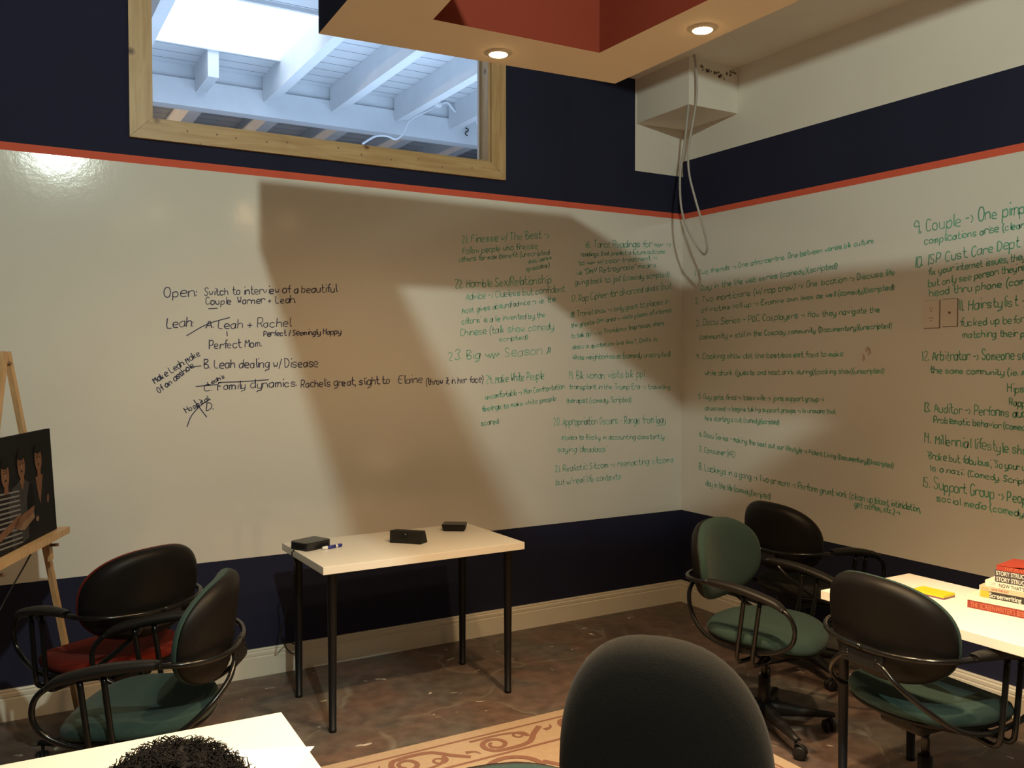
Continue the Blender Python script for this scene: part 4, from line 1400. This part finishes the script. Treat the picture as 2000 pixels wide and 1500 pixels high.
GL.update({'0': "1A0805133345483A1A", '1': "1A13", '2': "091A3A480343", '3': "091A3A4938273644331304", '4': "0A0747|3A33", '5': "4A0A073745331304", '6': "3A1805133344463706", '7': "0A4A13", '8': "483A1A0817374533130517374848"[:0] + "483A1A081736443313041736483A", '9': "483A1A0817374843",
 '.': "0304", ',': "0401", ':': "0403|0706", '-': "0636", '>': "072503", '/': "023A", '(': "2B08052", ')': "0A282501", "'": "0A09", '"': "0A08|1A18", '+': "2723|0545", '?': "091A3A4927252|2423", '*': "032A43084803", '&': "2723|0545", ';': "0401|0706", '|': "1A11"})
GL['('] = "2B080421"
GL['?'] = "091A3A492725|2423"
NARROW = {'i': 2, 'l': 2, '.': 1.5, ',': 1.5, ':': 1.5, "'": 1.2, '1': 2, 'I': 2, '(': 3, ')': 3, '/': 3, ' ': 3, 'f': 4, 't': 4.2, 'r': 4.2, 'm': 6.2, '"': 2.2, '-': 4, '>': 3.2, 'j': 3.5, '|': 2, ';': 1.5}
hr = random.Random(3)
def chaikin(p):
    if len(p) < 3:
        return p
    o = [p[0]]
    for a, c in zip(p, p[1:]):
        o.append((a[0] * .75 + c[0] * .25, a[1] * .75 + c[1] * .25))
        o.append((a[0] * .25 + c[0] * .75, a[1] * .25 + c[1] * .75))
    o.append(p[-1])
    return o
def val(ch):
    return int(ch, 16)
def layout(text):
    """strokes in glyph units (baseline 0, x-height 4, capital 7) and total advance"""
    x, out = 0.0, []
    for ch in text:
        if ch == '~':                                  # illegible squiggle
            pts = [(x + i * 0.8, 2 + 1.9 * math.sin(i * 1.9) * (0.7 + 0.5 * hr.random()) - (2 if i in (5, 9) else 0)) for i in range(16)]
            out.append(chaikin(pts))
            x += 14
            continue
        if ch in GL:
            jx, jy, sk = hr.uniform(-.25, .25), hr.uniform(-.35, .35), hr.uniform(-.06, .12)
            sc = hr.uniform(0.90, 1.10)
            for st in GL[ch].split('|'):
                pts = []
                for i in range(0, len(st) - 1, 2):
                    gx, gy = int(st[i]), val(st[i + 1]) - 3
                    pts.append((x + jx + gx * sc + gy * sk + hr.uniform(-.18, .18), jy + gy * sc + hr.uniform(-.18, .18)))
                pts = chaikin(pts)
                out.append(pts)
        x += NARROW.get(ch, 5.4)
    return out, x
def ribbon(b, pts, wall, w, m):
    ax, off = wall
    nrm = Vector((0, -1, 0)) if ax == 1 else Vector((-1, 0, 0))
    n = len(pts)
    vs = []
    for i, p in enumerate(pts):
        t = pts[min(i + 1, n - 1)] - pts[max(i - 1, 0)]
        if t.length < 1e-7:
            t = Vector((0, 0, 1))
        s_ = t.normalized().cross(nrm)
        vs += [p + s_ * w / 2 + nrm * off, p - s_ * w / 2 + nrm * off]
    b.add(vs, [(2 * i, 2 * i + 1, 2 * i + 3, 2 * i + 2) for i in range(n - 1)], m)
def scribe(b, wall, text, x0, y0, x1, y1, h, m, w=0.0038, rot=False):
    strokes, adv = layout(text)
    L = math.hypot(x1 - x0, y1 - y0)
    ux, uy = (x1 - x0) / adv, (y1 - y0) / adv
    if rot:
        vx, vy = (y1 - y0) / L * h / 7, -(x1 - x0) / L * h / 7
    else:
        vx, vy = 0.0, -h / 7
    for st in strokes:
        pts = [on(x0 + ux * u + vx * v, y0 + uy * u + vy * v, wall[0], 0.0) for u, v in st]
        ribbon(b, pts, wall, w * hr.uniform(0.75, 1.15), m)
def line(b, wall, pts, m, w=0.0038):
    ribbon(b, smooth_path([on(px, py, wall[0], 0.0) for px, py in pts], 4), wall, w, m)
BK, RT = (1, 0.0008), (0, 0.0008)
def note(parent, wall, lines, ink, label, w=0.0038, extra=()):
    b = MB()
    for ln in lines:
        scribe(b, wall, *ln[:6], MT[ink], w, rot=len(ln) > 6)
    for e in extra:
        line(b, wall, e, MT[ink], w)
    o = b.build('marker_note', parent)
    o['label'] = label
    return o
NB = [
 ('navy marker note starting Open', [("Open:", 321, 581, 388, 578, 19), ("Switch to interview of a beautiful", 399, 577, 659, 570, 15), ("Couple  Warner + Leah.", 402, 595, 579, 591, 14)], [[(407, 603), (425, 602)]]),
 ('navy marker note starting Leah', [("Leah:", 325, 642, 380, 637, 18), ("A.", 402, 641, 421, 640, 16), ("Leah + Rachel.", 426, 642, 573, 638, 17), ("Perfect / Seemingly Happy", 515, 657, 667, 652, 11), ("Perfect Mom.", 409, 682, 513, 677, 16)], [[(364, 656), (405, 633), (449, 620)], [(443, 647), (444, 657)]]),
 ('slanted navy note reading Make Leah Make', [("Make Leah Make", 303, 749, 393, 692, 13, 1), ("Of an asshole", 311, 768, 381, 715, 12, 1)], [[(372, 717), (393, 714.6)]]),
 ('navy marker line about Leah dealing with Disease', [("B. Leah dealing w/ Disease", 399, 720, 624, 716, 17)], []),
 ('longest navy line, Family dynamics', [("C.", 399, 765, 418, 763, 13), ("Leah's", 408, 753, 440, 737, 8, 1), ("Family dynamics.", 425, 762, 583, 754, 16), ("Rachel's great, slight to", 588, 757, 763, 749, 15), ("Elaine", 778, 750, 828, 747, 16), ("(throw it in her face)", 832, 752, 945, 746, 13)], [[(426, 747), (480, 745), (525, 741.5)], [(382, 755), (424, 751)]]),
 ('crossed-out navy word Hospital with D', [("Hospital", 364, 807, 410, 781, 10, 1), ("D.", 402, 802, 420, 800, 16)], [[(378, 781), (404, 815)], [(365, 834), (374, 812), (392, 792), (411, 779)]])]
for lab, lines, ex in NB:
    note(wall_back, BK, lines, 'ink_blue', lab, 0.0048, ex)
NG = [
 ('green note 21 about Finesse', [("21. Finesse w/ The Best ->", 902, 475, 1074, 464, 15), ("Follow people who finesse", 903, 496, 1051, 485, 12), ("others for max benefit (unscripted", 896, 512, 1074, 497, 10), ("docu series", 1032, 515, 1078, 506, 8), ("episodes)", 1027, 530, 1074, 521, 9)]),
 ('green note 22, Horrible Relationship Advice', [("22. Horrible Sex/Relationship", 888, 563, 1078, 553, 16), ("Advice -> Clueless but confident", 910, 586, 1104, 570, 13), ("host gives absurd advice -> i.e. 'the", 903, 612, 1087, 588, 11), ("clitoris' is a lie invented by the", 902, 633, 1067, 619, 11), ("Chinese (talk show. comedy", 899, 656, 1083, 643, 14), ("scripted)", 975, 667, 1032, 662, 9)]),
 ('green note 23 ending in a star', [("23. Big ~ Season *", 876, 704, 1080, 691, 18)]),
 ('green note 24', [("24. Make White People", 949, 750, 1064, 740, 16), ("uncomfortable -> Non Confrontation", 948, 780, 1103, 759, 11), ("feelings to make white people", 941, 804, 1087, 782, 10), ("scared.", 940, 831, 976, 827, 11)]),
 ('green note 16 about Tarot Readings', [("16. Tarot Readings for ~ ->", 1143, 484, 1311, 482, 13), ("readings that predict a future outcome", 1134, 501, 1300, 495, 9), ("to ~ w/ color treatment ->", 1130, 518, 1285, 507, 9), ("i.e \"DMV Retrograde\" means", 1126, 537, 1284, 521, 10), ("going back to jail\" (comedy scripted)", 1123, 557, 1309, 540, 11)]),
 ('green note 17, Rap Cipher', [("17. Rap Cipher for divorced dads (but", 1116, 591, 1312, 563, 13)]),
 ('green note 18, Travel show', [("18. Travel show -> only goes to places in", 1114, 620, 1307, 593, 11), ("the greater DMV area -> visits places of interest", 1116, 640, 1313, 609, 9), ("to talk ppl -> i.e. 'Providence trap house, where", 1116, 661, 1298, 634, 9), ("does a quotation live line?, DMVs in", 1118, 682, 1284, 667, 9), ("White neighborhoods (comedy unscripted)", 1119, 703, 1311, 696, 10)]),
 ('green note 19', [("19. Blk woman visits blk ppl", 1110, 741, 1260, 736, 15), ("transplant in the Trump Era -> traveling", 1112, 760, 1310, 760, 10), ("therapist (comedy. Scripted)", 1106, 787, 1234, 785, 10)]),
 ('green note 20, Appropriation Oscars', [("20. Appropriation Oscars - Range from Iggy", 1081, 831, 1302, 826, 15), ("Azalea to Becky in accounting constantly", 1096, 859, 1298, 857, 10), ("saying 'deadass'", 1089, 883, 1185, 882, 12)]),
 ('green note about Realistic Sitcom', [("21. Realistic Sitcom -> reenacting sitcoms", 1084, 922, 1317, 902, 12), ("but w/ real life contexts", 1085, 948, 1214, 935, 12)])]
for lab, lines in NG:
    note(wall_back, BK, lines, 'ink_green', lab, 0.0056)
NR = [
 ('green note 1 about Two friends', [("1. Two friends -> One afro-centric. One between worlds blk culture", 1356, 539, 1708, 474, 10), ("Day in the life web series (comedy)(scripted)", 1369, 568, 1637, 523, 11)]),
 ('green note 2, Two morticians', [("2. Two morticians (w/ rap crew) -> One location -> Discuss life", 1357, 593, 1750, 536, 12), ("of victims roll up -> Examine own lives as well (comedy)(scripted)", 1370, 610, 1748, 565, 10)]),
 ('green note 3, Docu Series', [("3. Docu Series - POC Cosplayers -> How they navigate the", 1359, 637, 1720, 609, 12), ("community & still in the Cosplay community (Documentary)(unscripted)", 1366, 663, 1743, 640, 10)]),
 ('green note 4, Cooking show', [("4. Cooking show abt the best/easiest food to make", 1360, 701, 1648, 696, 11), ("while drunk (guests and host drink during)(cooking show)(unscripted)", 1377, 733, 1728, 729, 10)]),
 ('green note 5 about Guy gets fired', [("5. Guy gets fired -> loses wife -> joins support group ->", 1364, 779, 1610, 784, 10), ("obsessed -> begins taking support groups -> Is unaware that", 1377, 801, 1633, 808, 9), ("he's starting a cult (comedy)(scripted)", 1377, 821, 1523, 829, 10)]),
 ('green note 6, second Docu Series', [("6. Docu Series - Making the best out our lifestyle -> Violent Living (Documentary)(Unscripted)", 1366, 852, 1746, 914, 10)]),
 ('green note 7', [("7. Consumer (NZ)", 1366, 882, 1437, 893, 11)]),
 ('green note 8, Lackeys in a gang', [("8. Lackeys in a gang -> Two or more -> Perform grunt work (clean up blood, intimidation,", 1365, 917, 1799, 1000, 13), ("day in the life (comedy)(scripted)", 1379, 948, 1506, 975, 11), ("get coffee, etc.) ->", 1669, 989, 1759, 1006, 11)]),
 ('green note 9, Couple', [("9. Couple -> One pimp", 1785, 458, 2004, 415, 25), ("complications arise (clean", 1806, 478, 2004, 444, 15)]),
 ('green note 10, ISP Cust Care Dept', [("10. ISP Cust Care Dept -", 1786, 523, 2008, 479, 20), ("fix your internet issues, they", 1813, 538, 2004, 506, 14), ("but only see person they're", 1813, 561, 2004, 527, 14), ("head thru phone (com", 1815, 579, 2004, 555, 15)]),
 ('green note 11, Hairstylist', [("11. Hairstylist ->", 1873, 607, 2012, 595, 20), ("fucked up before", 1875, 638, 2012, 629, 15), ("matching their p", 1881, 660, 2003, 657, 14)]),
 ('green note 12, Arbitrator', [("12. Arbitrator -> Someone se", 1801, 704, 2006, 702, 19), ("the same community (i.e. A", 1817, 728, 2004, 734, 12), ("Hips", 1968, 766, 2003, 767, 17), ("Rapp", 1972, 791, 2004, 795, 15)]),
 ('green note 13, Auditor', [("13. Auditor -> Performs aud", 1804, 804, 2006, 816, 18), ("Problematic behavior (comed", 1824, 825, 2004, 841, 13)]),
 ('green note 14, Millennial lifestyle', [("14. Millennial lifestyle sho", 1804, 864, 2008, 889, 20), ("'Broke but fabulous', 'So your u", 1812, 896, 2004, 920, 14), ("Is a nazi'. (Comedy. Script", 1817, 919, 2006, 947, 12)]),
 ('green note 15, Support Group', [("15. Support Group -> Peop", 1802, 951, 2008, 985, 21), ("social media (comedy.", 1830, 978, 2004, 1011, 14)])]
for lab, lines in NR:
    note(wall_right, RT, lines, 'ink_green2', lab, 0.0056)
b = MB()
for k in range(9):
    x, y = 1693 + hr.uniform(-8, 9), 695 + hr.uniform(-11, 14)
    line(b, RT, [(x, y), (x + hr.uniform(-3, 3), y - 4), (x + hr.uniform(-4, 4), y - 8)], MT['ink_red'], 0.005)
o = b.build('ink_smudge', wall_right)
o['label'] = 'faded reddish smudge'
